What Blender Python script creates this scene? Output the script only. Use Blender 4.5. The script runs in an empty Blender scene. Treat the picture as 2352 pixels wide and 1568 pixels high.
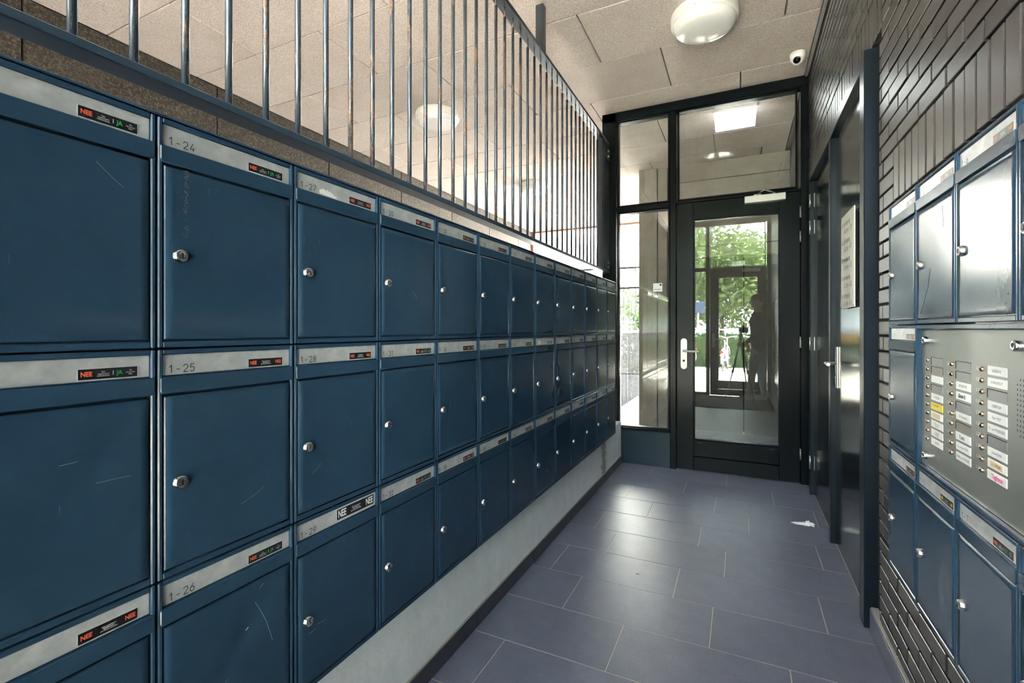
import bpy, bmesh, math, random
from mathutils import Vector, Matrix

random.seed(7)
scene = bpy.context.scene
COL = scene.collection

# ------------------------------------------------------------------ camera, sky, exposure
YAW = 0.4487
cam_d = bpy.data.cameras.new('camera')
cam_d.sensor_fit = 'HORIZONTAL'
cam_d.sensor_width = 36.0
cam_d.lens = 1087.31 / 2352 * 36.0
cam_d.shift_y = -28.82 / 2352
cam_d.clip_start = 0.02
cam_o = bpy.data.objects.new('camera', cam_d)
cam_o.location = (0.9182, 0.0, 1.24)
cam_o.rotation_euler = (math.pi / 2, 0, YAW)
COL.objects.link(cam_o)
scene.camera = cam_o

world = bpy.data.worlds.new('world')
scene.world = world
world.use_nodes = True
bg = world.node_tree.nodes['Background']
bg.inputs[0].default_value = (0.84, 0.93, 1.0, 1)
bg.inputs[1].default_value = 11.0

sun_d = bpy.data.lights.new('sun', 'SUN')
sun_d.energy = 110.0
sun_d.angle = math.radians(1.0)
sun_d.color = (1.0, .95, .88)
sun_o = bpy.data.objects.new('sun', sun_d)
sun_o.rotation_euler = Vector((.80, -.50, 1.10)).to_track_quat('Z', 'Y').to_euler()
COL.objects.link(sun_o)

vs = scene.view_settings
vs.view_transform = 'Standard'
vs.look = 'None'
vs.gamma = 1.0
vs.use_curve_mapping = False
vs.exposure = 2.25
scene.cycles.diffuse_bounces = 6
scene.cycles.transparent_max_bounces = 16

# ------------------------------------------------------------------ node helpers
MATS = {}
def mat(name, color, rough=0.5, metal=0.0, spec=0.5, coat=0.0, build=None):
    m = bpy.data.materials.new(name)
    m.use_nodes = True
    b = m.node_tree.nodes['Principled BSDF']
    b.inputs['Base Color'].default_value = (*color, 1)
    b.inputs['Roughness'].default_value = rough
    b.inputs['Metallic'].default_value = metal
    b.inputs['Specular IOR Level'].default_value = spec
    b.inputs['Coat Weight'].default_value = coat
    b.inputs['Coat Roughness'].default_value = 0.05
    if build:
        build(m.node_tree, b)
    MATS[name] = m
    return m

def N(t, typ, **kw):
    n = t.nodes.new(typ)
    for k, v in kw.items():
        if k.startswith('i_'):
            n.inputs[k[2:].replace('_', ' ')].default_value = v
        else:
            setattr(n, k, v)
    return n

def coords(t, scale=(1, 1, 1), which='Object'):
    tc = N(t, 'ShaderNodeTexCoord')
    mp = N(t, 'ShaderNodeMapping')
    mp.inputs['Scale'].default_value = scale
    t.links.new(tc.outputs[which], mp.inputs['Vector'])
    return mp.outputs['Vector']

def coords_r(t, scale=(1, 1, 1)):
    """object coordinates shifted by each object's own random number, so copies wear differently"""
    tc = N(t, 'ShaderNodeTexCoord'); oi = N(t, 'ShaderNodeObjectInfo')
    ml = N(t, 'ShaderNodeMath', operation='MULTIPLY'); ml.inputs[1].default_value = 37.0
    t.links.new(oi.outputs['Random'], ml.inputs[0])
    ad = N(t, 'ShaderNodeVectorMath', operation='ADD')
    t.links.new(tc.outputs['Object'], ad.inputs[0]); t.links.new(ml.outputs[0], ad.inputs[1])
    mp = N(t, 'ShaderNodeMapping'); mp.inputs['Scale'].default_value = scale
    t.links.new(ad.outputs[0], mp.inputs['Vector'])
    return mp.outputs['Vector']

def noise(t, vec, scale, detail=4, rough=0.6):
    n = N(t, 'ShaderNodeTexNoise', i_Scale=scale, i_Detail=detail, i_Roughness=rough)
    t.links.new(vec, n.inputs['Vector'])
    return n.outputs['Fac']

def ramp(t, fac, stops):
    r = N(t, 'ShaderNodeValToRGB')
    e = r.color_ramp.elements
    while len(e) > 1:
        e.remove(e[-1])
    e[0].position = stops[0][0]
    e[0].color = (*stops[0][1], 1)
    for p, c in stops[1:]:
        x = e.new(p)
        x.color = (*c, 1)
    t.links.new(fac, r.inputs['Fac'])
    return r.outputs['Color']

def bump(t, b, h, strength, dist):
    n = N(t, 'ShaderNodeBump', i_Strength=strength, i_Distance=dist)
    t.links.new(h, n.inputs['Height'])
    t.links.new(n.outputs['Normal'], b.inputs['Normal'])

def mixc(t, fac, a, b_, mode='MIX'):
    n = N(t, 'ShaderNodeMix', data_type='RGBA', blend_type=mode)
    for sock, v in ((n.inputs[0], fac), (n.inputs[6], a), (n.inputs[7], b_)):
        if isinstance(v, (int, float)):
            sock.default_value = v
        elif isinstance(v, tuple):
            sock.default_value = (*v, 1)
        else:
            t.links.new(v, sock)
    return n.outputs[2]

def rndcol(t, col_out, amount):
    """small per-object brightness change (each brick, tile, panel its own shade)"""
    oi = N(t, 'ShaderNodeObjectInfo')
    mr = N(t, 'ShaderNodeMapRange')
    mr.inputs['To Min'].default_value = 1 - amount
    mr.inputs['To Max'].default_value = 1 + amount
    t.links.new(oi.outputs['Random'], mr.inputs['Value'])
    hs = N(t, 'ShaderNodeHueSaturation')
    t.links.new(mr.outputs['Result'], hs.inputs['Value'])
    t.links.new(col_out, hs.inputs['Color'])
    return hs.outputs['Color']

# ------------------------------------------------------------------ materials
def b_paint(t, b):
    v = coords_r(t)
    n1 = noise(t, v, 9, 5, .7)
    c = ramp(t, n1, [(.3, (.0175, .044, .078)), (.7, (.0215, .052, .090))])
    # fine pale scratches and scuffs
    n2 = noise(t, coords_r(t, (150, 20, 14)), 2, 3, .6)
    n3 = noise(t, v, 6, 2, .5)
    mm = N(t, 'ShaderNodeMath', operation='MULTIPLY')
    t.links.new(n2, mm.inputs[0]); t.links.new(n3, mm.inputs[1])
    f = ramp(t, mm.outputs[0], [(.44, (0, 0, 0)), (.50, (.30, .30, .30))])
    c2 = mixc(t, f, c, (.17, .21, .25))
    t.links.new(c2, b.inputs['Base Color'])
    r = ramp(t, n1, [(.3, (.17, .17, .17)), (.75, (.27, .27, .27))])
    t.links.new(r, b.inputs['Roughness'])
mat('navy_paint', (.02, .05, .09), .22, spec=.28, build=b_paint)

def b_alu(t, b):
    v = coords(t, (3, 3, 3))
    n = noise(t, v, 12, 5, .65)
    t.links.new(ramp(t, n, [(.3, (.43, .44, .45)), (.7, (.60, .61, .62))]), b.inputs['Base Color'])
mat('plate_alu', (.5, .51, .52), .42, .35, build=b_alu)
mat('chrome', (.72, .72, .71), .24, 1.0)
mat('steel', (.62, .61, .58), .30, .9)
mat('dark_hole', (.006, .006, .007), .6)
mat('ink', (.018, .018, .02), .6)
mat('sticker_black', (.010, .010, .013), .35)
mat('sticker_grey', (.16, .16, .16), .35)
mat('sticker_red', (.75, .12, .06), .4)
mat('sticker_green', (.02, .38, .11), .4)
mat('sticker_white', (.82, .82, .82), .4)
mat('sticker_yellow', (.80, .62, .03), .4)
mat('sticker_orange', (.70, .22, .07), .4)
mat('paper', (.82, .81, .79), .8)
mat('paper_cream', (.80, .62, .38), .7)
mat('slot_grey', (.20, .20, .21), .35)
mat('slot_brown', (.17, .15, .12), .35)
mat('marker_pink', (.75, .05, .25), .6)
mat('brass', (.66, .47, .33), .2, 1.0)

mat('frame_paint', (.0050, .0070, .0082), .25, spec=.14)
mat('jamb_paint', (.0075, .0135, .019), .3, spec=.25)
def b_panel(t, b):
    v = coords(t)
    n = noise(t, v, 6, 4, .7)
    t.links.new(ramp(t, n, [(.35, (.008, .022, .033)), (.7, (.013, .032, .046))]), b.inputs['Base Color'])
mat('panel_paint', (.01, .026, .04), .3, build=b_panel)
def b_door(t, b):
    v = coords(t, (1, 1, .12))
    n = noise(t, v, 25, 4, .6)
    t.links.new(ramp(t, n, [(.3, (.006, .011, .017)), (.7, (.012, .020, .028))]), b.inputs['Base Color'])
    t.links.new(ramp(t, n, [(.3, (.10, .10, .10)), (.7, (.18, .18, .18))]), b.inputs['Roughness'])
    bump(t, b, n, .02, .002)
mat('door_paint', (.01, .018, .026), .14, spec=.6, build=b_door)

def b_rail(t, b):
    n = noise(t, coords_r(t, (30, 30, 4.2)), 1.3, 6, .8)
    f = ramp(t, n, [(.545, (0, 0, 0)), (.60, (1, 1, 1))])
    c = mixc(t, f, (.105, .125, .145), ramp(t, noise(t, coords_r(t), 120, 3), [(.35, (.07, .035, .018)), (.65, (.30, .13, .045))]))
    t.links.new(c, b.inputs['Base Color'])
    t.links.new(ramp(t, n, [(.545, (.26, .26, .26)), (.60, (.75, .75, .75))]), b.inputs['Roughness'])
    t.links.new(ramp(t, n, [(.545, (.55, .55, .55)), (.60, (0, 0, 0))]), b.inputs['Metallic'])
mat('rail_paint', (.05, .06, .075), .3, .35, build=b_rail)
mat('rail_grey', (.030, .036, .043), .3)
mat('rail_flat', (.042, .070, .102), .28)

def b_brick(t, b):
    v = coords(t)
    n = noise(t, v, 220, 3, .6)
    n2 = noise(t, v, 7, 3, .6)
    c = ramp(t, n, [(.3, (.050, .042, .039)), (.7, (.083, .071, .067))])
    c = mixc(t, n2, c, (.62, .58, .58), 'MULTIPLY')
    t.links.new(rndcol(t, c, .28), b.inputs['Base Color'])
    bump(t, b, n, .25, .001)
mat('brick_dark', (.05, .045, .043), .33, spec=.55, build=b_brick)
mat('mortar_dark', (.014, .012, .011), .9)
def b_tile(t, b):
    v = coords(t)
    n = noise(t, v, 9, 6, .7)
    n2 = noise(t, v, 140, 4, .75)
    c = ramp(t, n, [(.3, (.122, .134, .190)), (.7, (.168, .182, .250))])
    c = mixc(t, .25, c, ramp(t, n2, [(.3, (.03, .03, .04)), (.7, (.30, .30, .36))]))
    t.links.new(rndcol(t, c, .07), b.inputs['Base Color'])
    t.links.new(ramp(t, n2, [(.3, (.33, .33, .33)), (.7, (.48, .48, .48))]), b.inputs['Roughness'])
    bump(t, b, n2, .05, .001)
mat('floor_tile', (.07, .075, .1), .32, build=b_tile)
mat('skirting_shaded', (.045, .047, .065), .35)  # same tile as the floor, colour darkened to stand in for shade
mat('grout', (.46, .42, .36), .9)

def b_wool(t, b):
    v = coords_r(t)
    n = noise(t, coords_r(t, (1, 2.2, 1)), 95, 6, .85)
    n3 = noise(t, coords(t), 2.2, 3, .6)
    n4 = noise(t, coords_r(t, (2.2, 1, 1)), 210, 3, .7)
    c = ramp(t, n, [(.36, (.17, .135, .115)), (.43, (.54, .475, .43)), (.56, (.74, .67, .615)), (.7, (.82, .76, .705))])
    c = mixc(t, 1.0, c, ramp(t, n4, [(.36, (.62, .58, .55)), (.5, (1, 1, 1))]), 'MULTIPLY')
    d = ramp(t, n3, [(.3, (.88, .85, .83)), (.65, (1, 1, 1))])
    c = mixc(t, 1.0, c, d, 'MULTIPLY')
    t.links.new(rndcol(t, c, .04), b.inputs['Base Color'])
    bump(t, b, n, .6, .004)
mat('wood_wool', (.6, .53, .47), .95, spec=.1, build=b_wool)
mat('ceiling_gap', (.12, .085, .06), .95)

def b_aggr(t, b):
    v = coords(t)
    vo = N(t, 'ShaderNodeTexVoronoi', i_Scale=110.0)
    t.links.new(v, vo.inputs['Vector'])
    n = noise(t, v, 70, 4, .7)
    c = ramp(t, n, [(.36, (.006, .0045, .003)), (.5, (.024, .0175, .011)), (.66, (.085, .067, .046))])
    t.links.new(c, b.inputs['Base Color'])
    bump(t, b, vo.outputs['Distance'], .7, .004)
mat('aggregate', (.12, .09, .06), .85, build=b_aggr)

def b_conc(t, b):
    v = coords(t)
    n = noise(t, coords(t, (1, 1, .5)), 14, 6, .7)
    c = ramp(t, n, [(.3, (.76, .76, .77)), (.7, (.87, .87, .88))])
    # brown dirt patch with a shape of its own near the far end of the plinth
    tc = N(t, 'ShaderNodeTexCoord')
    sep = N(t, 'ShaderNodeSeparateXYZ')
    t.links.new(tc.outputs['Object'], sep.inputs[0])
    g = N(t, 'ShaderNodeMath', operation='SUBTRACT'); g.inputs[1].default_value = 3.78
    t.links.new(sep.outputs['Y'], g.inputs[0])
    a = N(t, 'ShaderNodeMath', operation='ABSOLUTE'); t.links.new(g.outputs[0], a.inputs[0])
    nn = noise(t, coords(t, (1, 6, 6)), 4, 4, .7)
    m1 = N(t, 'ShaderNodeMath', operation='MULTIPLY_ADD'); m1.inputs[1].default_value = -.35; m1.inputs[2].default_value = .27
    t.links.new(nn, m1.inputs[0])
    lt = N(t, 'ShaderNodeMath', operation='SUBTRACT'); t.links.new(m1.outputs[0], lt.inputs[0]); t.links.new(a.outputs[0], lt.inputs[1])
    f = ramp(t, lt.outputs[0], [(.0, (0, 0, 0)), (.07, (.75, .75, .75))])
    c = mixc(t, f, c, (.17, .145, .10))
    t.links.new(c, b.inputs['Base Color'])
    bump(t, b, noise(t, v, 25, 5, .6), .35, .008)
mat('plinth_concrete', (.55, .55, .56), .8, build=b_conc)
def b_conc2(t, b):
    n = noise(t, coords(t), 5, 6, .7)
    t.links.new(ramp(t, n, [(.3, (.27, .235, .19)), (.7, (.37, .33, .275))]), b.inputs['Base Color'])
    bump(t, b, noise(t, coords(t), 40, 4), .15, .003)
mat('dark_panel', (.11, .10, .088), .6)
mat('pale_facade', (.80, .80, .79), .8)
mat('beige_concrete', (.5, .45, .37), .8, build=b_conc2)
mat('slab_grey', (.19, .185, .175), .85)
mat('skirt_light', (.42, .40, .37), .8)
mat('brown_trim', (.16, .065, .030), .6)
mat('grey_trim', (.30, .29, .28), .5)
mat('lamp_white', (.78, .76, .72), .35)
mat('lamp_opal', (.80, .79, .76), .08, spec=.6)
mat('white_plastic', (.75, .72, .71), .35)
mat('lens_black', (.01, .01, .012), .05)
mat('closer_silver', (.70, .69, .65), .4, .3)
mat('sign_cream', (.70, .67, .58), .5)
mat('doormat', (.030, .028, .030), .95)
def b_pave(t, b):
    v = coords(t)
    br = N(t, 'ShaderNodeTexBrick', i_Scale=1.0)
    br.inputs['Brick Width'].default_value = .3; br.inputs['Row Height'].default_value = .3
    br.inputs['Mortar Size'].default_value = .008
    br.inputs['Color1'].default_value = (.52, .49, .44, 1); br.inputs['Color2'].default_value = (.44, .42, .38, 1)
    br.inputs['Mortar'].default_value = (.2, .19, .16, 1)
    t.links.new(v, br.inputs['Vector'])
    n = noise(t, v, 1.2, 5, .7)
    t.links.new(mixc(t, .35, br.outputs['Color'], ramp(t, n, [(.3, (.25, .24, .21)), (.7, (.6, .58, .54))])), b.inputs['Base Color'])
mat('paving', (.5, .47, .42), .85, build=b_pave)
def b_leaf(t, b):
    n = noise(t, coords(t), 1.4, 4, .7)
    t.links.new(ramp(t, n, [(.3, (.060, .105, .032)), (.55, (.125, .190, .060)), (.75, (.26, .33, .12))]), b.inputs['Base Color'])
    b.inputs['Transmission Weight'].default_value = 0.0
mat('leaf', (.1, .22, .04), .45, build=b_leaf)
mat('hedge_leaf', (.035, .085, .02), .5)
mat('bark', (.07, .052, .038), .9)
mat('fence_black', (.012, .013, .014), .4)
mat('bike_white', (.70, .70, .72), .3)
mat('tyre', (.02, .02, .02), .8)
mat('bike_yellow', (.75, .42, .03), .5)
mat('reflector_red', (.6, .02, .02), .2)
mat('sign_blue', (.05, .085, .17), .5)
mat('jeans', (.10, .17, .30), .8)
mat('jacket', (.035, .034, .036), .8)
mat('skin', (.52, .32, .24), .5)
mat('hair', (.05, .035, .025), .7)
mat('shoe', (.48, .46, .43), .6)
mat('camera_black', (.012, .012, .013), .45)
mat('intercom_face', (.20, .21, .20), .34, .3, spec=.4)
mat('sticker_window', (.55, .56, .57), .25)

def glass_mat(name, ior, tint):
    m = bpy.data.materials.new(name)
    m.use_nodes = True
    t = m.node_tree
    t.nodes.clear()
    out = N(t, 'ShaderNodeOutputMaterial')
    tr = N(t, 'ShaderNodeBsdfTransparent'); tr.inputs[0].default_value = (*tint, 1)
    gl = N(t, 'ShaderNodeBsdfGlossy'); gl.inputs['Roughness'].default_value = 0.0
    gl.inputs[0].default_value = (1, 1, 1, 1)
    fr = N(t, 'ShaderNodeFresnel', i_IOR=ior)
    mx = N(t, 'ShaderNodeMixShader')
    t.links.new(fr.outputs[0], mx.inputs[0]); t.links.new(tr.outputs[0], mx.inputs[1]); t.links.new(gl.outputs[0], mx.inputs[2])
    t.links.new(mx.outputs[0], out.inputs[0])
    MATS[name] = m
glass_mat('glass', 1.75, (.93, .95, .93))

def emit_mat(name, color, strength):
    m = bpy.data.materials.new(name)
    m.use_nodes = True
    b = m.node_tree.nodes['Principled BSDF']
    b.inputs['Base Color'].default_value = (*color, 1)
    b.inputs['Emission Color'].default_value = (*color, 1)
    b.inputs['Emission Strength'].default_value = strength
    MATS[name] = m
emit_mat('emergency_glow', (.95, .98, 1.0), 4.0)

# ------------------------------------------------------------------ mesh helpers
def link(o, parent=None):
    COL.objects.link(o)
    if parent:
        o.parent = parent
    return o

def obj(name, me, material=None, parent=None, loc=None, rot=None):
    o = bpy.data.objects.new(name, me)
    if material and me and not me.materials:
        for mm in (material if isinstance(material, (list, tuple)) else [material]):
            me.materials.append(MATS[mm])
    link(o, parent)
    if loc is not None:
        o.location = loc
    if rot is not None:
        o.rotation_euler = rot
    return o

def tag(o, label=None, cat=None, group=None, kind=None):
    if label: o['label'] = label
    if cat: o['category'] = cat
    if group: o['group'] = group
    if kind: o['kind'] = kind
    return o

def thing(name, label, cat, loc=(0, 0, 0), rotz=0, group=None):
    o = bpy.data.objects.new(name, None)
    o.empty_display_size = .05
    link(o)
    o.location = loc
    o.rotation_euler = (0, 0, rotz)
    return tag(o, label, cat, group)

class MB:
    def __init__(self):
        self.v = []; self.f = []; self.mi = []; self.sm = []
    def add(self, vs, fs, mi=0, smooth=False):
        b = len(self.v)
        self.v += [tuple(p) for p in vs]
        for q in fs:
            self.f.append([b + i for i in q]); self.mi.append(mi); self.sm.append(smooth)
        return self
    def box(self, x0, x1, y0, y1, z0, z1, bev=0.0, mi=0):
        if x0 > x1: x0, x1 = x1, x0
        if y0 > y1: y0, y1 = y1, y0
        if z0 > z1: z0, z1 = z1, z0
        if bev <= 0:
            vs = [(x, y, z) for x in (x0, x1) for y in (y0, y1) for z in (z0, z1)]
            fs = [(0, 1, 3, 2), (4, 6, 7, 5), (0, 4, 5, 1), (2, 3, 7, 6), (0, 2, 6, 4), (1, 5, 7, 3)]
            return self.add(vs, fs, mi)
        bm = bmesh.new()
        bmesh.ops.create_cube(bm, size=1)
        for v in bm.verts:
            v.co = ((x0 + x1) / 2 + v.co.x * (x1 - x0), (y0 + y1) / 2 + v.co.y * (y1 - y0), (z0 + z1) / 2 + v.co.z * (z1 - z0))
        bmesh.ops.bevel(bm, geom=bm.edges[:], offset=bev, segments=1, affect='EDGES')
        bm.verts.index_update()
        self.add([v.co[:] for v in bm.verts], [[v.index for v in f.verts] for f in bm.faces], mi)
        bm.free()
        return self
    def tube(self, pts, r, n=10, mi=0, cap=True, smooth=True):
        """swept round tube; r a number or one per point"""
        pts = [Vector(p) for p in pts]
        rs = r if isinstance(r, (list, tuple)) else [r] * len(pts)
        rings = []; up = None
        for i, p in enumerate(pts):
            d = (pts[min(i + 1, len(pts) - 1)] - pts[max(i - 1, 0)]).normalized()
            if up is None:
                up = Vector((0, 0, 1)) if abs(d.z) < .9 else Vector((1, 0, 0))
            a = d.cross(up).normalized(); b_ = a.cross(d).normalized(); up = b_
            rings.append([p + (a * math.cos(2 * math.pi * k / n) + b_ * math.sin(2 * math.pi * k / n)) * rs[i] for k in range(n)])
        vs = [q for rg in rings for q in rg]
        fs = []
        for i in range(len(pts) - 1):
            for k in range(n):
                k2 = (k + 1) % n
                fs.append((i * n + k, i * n + k2, (i + 1) * n + k2, (i + 1) * n + k))
        self.add(vs, fs, mi, smooth)
        if cap:
            self.add(rings[0], [list(range(n))], mi); self.add(rings[-1], [list(range(n))[::-1]], mi)
        return self
    def lathe(self, prof, n=32, axis='z', center=(0, 0, 0), mi=0, smooth=True, flip=1):
        """profile [(radius, height)] round an axis; closes at radius 0"""
        cx_, cy_, cz_ = center
        vs = []
        for r, h in prof:
            for k in range(n):
                a = 2 * math.pi * k / n
                c, s = math.cos(a) * r, math.sin(a) * r
                if axis == 'z': vs.append((cx_ + c, cy_ + s, cz_ + h * flip))
                elif axis == 'y': vs.append((cx_ + c, cy_ + h * flip, cz_ + s))
                else: vs.append((cx_ + h * flip, cy_ + c, cz_ + s))
        fs = []
        for i in range(len(prof) - 1):
            for k in range(n):
                k2 = (k + 1) % n
                fs.append((i * n + k, i * n + k2, (i + 1) * n + k2, (i + 1) * n + k))
        self.add(vs, fs, mi, smooth)
        return self
    def ball(self, c, r, n=12, mi=0):
        rx, ry, rz = r if isinstance(r, (list, tuple)) else (r, r, r)
        vs = []; m = n // 2
        for i in range(m + 1):
            ph = math.pi * i / m
            for k in range(n):
                a = 2 * math.pi * k / n
                vs.append((c[0] + rx * math.sin(ph) * math.cos(a), c[1] + ry * math.sin(ph) * math.sin(a), c[2] + rz * math.cos(ph)))
        fs = [(i * n + k, (i + 1) * n + k, (i + 1) * n + (k + 1) % n, i * n + (k + 1) % n) for i in range(m) for k in range(n)]
        return self.add(vs, fs, mi, True)
    def mesh(self, name):
        me = bpy.data.meshes.new(name)
        me.from_pydata(self.v, [], self.f)
        me.polygons.foreach_set('material_index', self.mi)
        me.polygons.foreach_set('use_smooth', self.sm)
        bm = bmesh.new(); bm.from_mesh(me)
        bmesh.ops.remove_doubles(bm, verts=bm.verts, dist=1e-6)
        bmesh.ops.recalc_face_normals(bm, faces=bm.faces)
        bm.to_mesh(me); bm.free()
        me.update()
        return me
    def build(self, name, material, parent=None, loc=None, rot=None):
        return obj(name, self.mesh(name), material, parent, loc, rot)

def boxo(name, material, parent, x0, x1, y0, y1, z0, z1, bev=0.0):
    return MB().box(x0, x1, y0, y1, z0, z1, bev).build(name, material, parent)

# text lies in the local XZ plane and is read from -Y
TXT = {}
def text_mesh(s, size, align='CENTER', bold=0.0, spacing=1.0, xs=1.0):
    key = (s, size, align, bold, spacing, xs)
    if key in TXT:
        return TXT[key]
    cu = bpy.data.curves.new('text', 'FONT')
    cu.body = s; cu.size = size; cu.align_x = align; cu.align_y = 'CENTER'
    cu.offset = bold; cu.space_line = .85 * spacing; cu.resolution_u = 3; cu.fill_mode = 'FRONT'
    o = bpy.data.objects.new('text', cu)
    COL.objects.link(o)
    bpy.context.view_layer.update()
    me = bpy.data.meshes.new_from_object(o.evaluated_get(bpy.context.evaluated_depsgraph_get()))
    bpy.data.objects.remove(o); bpy.data.curves.remove(cu)
    me.name = 'lettering'
    for v in me.vertices:
        v.co = (v.co.x * xs, 0, v.co.y)
    TXT[key] = me
    return me
def text(name, s, size, material, parent, loc, align='CENTER', bold=0.0, spacing=1.0, xs=1.0):
    me = text_mesh(s, size, align, bold, spacing, xs)
    key = (me.name, material)
    if me.materials and me.materials[0] != MATS[material]:
        me = me.copy(); me.materials.clear()
    return obj(name, me, material, parent, loc)

# engraved single-stroke digits
def arc(cx, cy, rx, ry, a0, a1, n=10):
    return [(cx + rx * math.cos(math.radians(a0 + (a1 - a0) * i / n)), cy + ry * math.sin(math.radians(a0 + (a1 - a0) * i / n))) for i in range(n + 1)]
DIG = {
 '0': [arc(.28, .5, .28, .5, 0, 360, 20)],
 '1': [[(.05, .72), (.30, 1), (.30, 0)]],
 '2': [arc(.28, .72, .28, .28, 170, -30, 10) + [(.0, 0), (.58, 0)]],
 '3': [arc(.27, .76, .25, .24, 160, -90, 10), arc(.27, .26, .29, .26, 90, -160, 10)],
 '4': [[(.42, 0), (.42, .55)], [(.36, 1), (0, .25), (.58, .25)]],
 '5': [[(.52, 1), (.08, 1), (.04, .55)] + arc(.27, .32, .28, .32, 135, -150, 12)],
 '6': [[(.42, 1)] + arc(.28, .30, .28, .30, 140, 500, 18)],
 '7': [[(0, 1), (.56, 1), (.18, 0)]],
 '8': [arc(.28, .76, .24, .24, 0, 360, 16), arc(.28, .26, .28, .26, 0, 360, 16)],
 '9': [[(.14, 0)] + arc(.28, .70, .28, .30, -40, 320, 18)],
 '-': [[(.05, .42), (.42, .42)]],
}
def stroke_mesh(s, h, w):
    mb = MB(); x = 0
    for ch in s:
        for pl in DIG[ch]:
            for (ax, ay), (bx, by) in zip(pl, pl[1:]):
                a = Vector((x + ax * h, ay * h)); b_ = Vector((x + bx * h, by * h))
                d = (b_ - a)
                if d.length < 1e-7: continue
                d.normalize(); n = Vector((-d.y, d.x)) * w / 2; e = d * w * .3
                q = [a - e + n, a - e - n, b_ + e - n, b_ + e + n]
                mb.add([(p.x, 0, p.y) for p in q], [(0, 1, 2, 3)])
        x += h * (.92 if ch in '1-' else .86)
    me = bpy.data.meshes.new('number')
    me.from_pydata(mb.v, [], mb.f)
    return me

# ------------------------------------------------------------------ setting: dimensions
ZC = 3.257           # ceiling
YE = 4.401           # end wall face
YF = -0.70           # entrance wall face
XB = 1.410           # brick face, right wall
XFAR = -3.006        # far wall of the passage behind the mailboxes

# ground and floor
g = MB().box(-30, 30, -30, 40, -.30, -.035).build('ground', 'paving'); tag(g, kind='structure')
floor = MB().box(-3.3, 1.75, YF - .1, 9.0, -.034, -.0016).build('floor', 'grout'); tag(floor, kind='structure')

tile_cache = {}
def tile(parent, x0, x1, y0, y1):
    key = (round(x1 - x0, 3), round(y1 - y0, 3))
    if key not in tile_cache:
        me = MB().box(0, key[0], 0, key[1], -.004, 0, .0008).mesh('tile'); me.materials.append(MATS['floor_tile'])
        tile_cache[key] = me
    return obj('tile', tile_cache[key], None, parent, (x0, y0, 0))
off = {0: .073, 1: .478, 2: .206, 3: .034, 4: .243, 5: .098, 6: .365, 7: .156, 8: .531, 9: .217}
for k in range(-6, 16):
    y0 = 1.391 + k * .3005
    j0 = off.get(k, (k * .271) % .604)
    x = j0 - .604 * 5
    while x < 1.42:
        a, b_ = max(x, -.076), min(x + .604, 1.42)
        if b_ - a > .03:
            tile(floor, a + .0021, b_ - .0021, y0 + .0021, y0 + .2984)
        x += .604
# pale concrete slabs under the passage beyond the mailboxes
sl = MB().box(0, .605, 0, .595, -.0016, .004, .0012).mesh('slab'); sl.materials.append(MATS['slab_grey'])
for k in range(-1, 15):
    for i in range(4):
        obj('slab', sl, None, floor, (-2.97 + i * .61, -.3 + k * .60, 0))

# ceiling
ceil = MB().box(XFAR - .25, 1.70, YF - .25, 9.10, ZC + .02, ZC + .4).build('ceiling', 'ceiling_gap'); tag(ceil, kind='structure')
pc = {}
rows = {2.92: -.029, 3.53: .404, 4.12: .922}
coffs = [.55, -.029, .404, .922]
for k in range(-7, 11):
    y0 = 2.925 + k * .6
    y1 = min(y0 + .6, 9.08)
    y0 = max(y0, YF - .2)
    if y1 - y0 < .05: continue
    o_ = {0: -.029, 1: .404, 2: .922, -1: -.45, -2: .15}.get(k, (k * .47) % 1.21)
    x = o_ - 1.21 * 5
    while x < 1.40:
        a, b_ = max(x, XFAR), min(x + 1.21, 1.383)
        if b_ - a > .04:
            key = (round(b_ - a, 3), round(y1 - y0, 3))
            if key not in pc:
                me = MB().box(.003, key[0] - .003, .003, key[1] - .003, 0, .022, .004).mesh('ceiling_panel'); me.materials.append(MATS['wood_wool']); pc[key] = me
            obj('ceiling_panel', pc[key], None, ceil, (a, y0, ZC + random.uniform(-.0012, .0012)))
        x += 1.21
tr = MB().box(1.383, 1.403, YF, YE, ZC - .012, ZC + .02).build('trim_1', 'grey_trim'); tag(tr, kind='structure')
tr = MB().box(XFAR - .2, 1.6, 9.06, 9.12, ZC - .035, ZC + .4).build('trim_2', 'brown_trim'); tag(tr, kind='structure')

bm_ = MB().box(-14, 14, YF - .25, 9.12, ZC + .41, 19).build('wall_upper_storeys', 'brick_dark'); tag(bm_, kind='structure')
# far wall of the passage: exposed-aggregate panels
wf = MB().box(XFAR - .2, XFAR - .03, YF - .2, 9.1, -.03, ZC + .02).build('wall_far', 'mortar_dark'); tag(wf, kind='structure')
yy = 1.30 - 1.19 * 2
while yy < 9.0:
    y1 = min(yy + 1.19, 9.07)
    MB().box(XFAR - .03, XFAR, max(yy, YF - .2) + .005, y1 - .005, -.02, ZC - .001, .003).build('wall_panel', 'aggregate', wf)
    yy += 1.19
wq = MB().box(XFAR - .2, -.72, YF - .22, YF, -.03, ZC + .02).build('wall_light_block', 'aggregate'); tag(wq, kind='structure')  # added unseen wall, cuts the daylight entering the passage from the front
tr = MB().box(XFAR - .2, XFAR + .05, 9.075, 9.16, -.03, ZC + .02).build('trim_3', 'brown_trim'); tag(tr, kind='structure')

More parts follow.
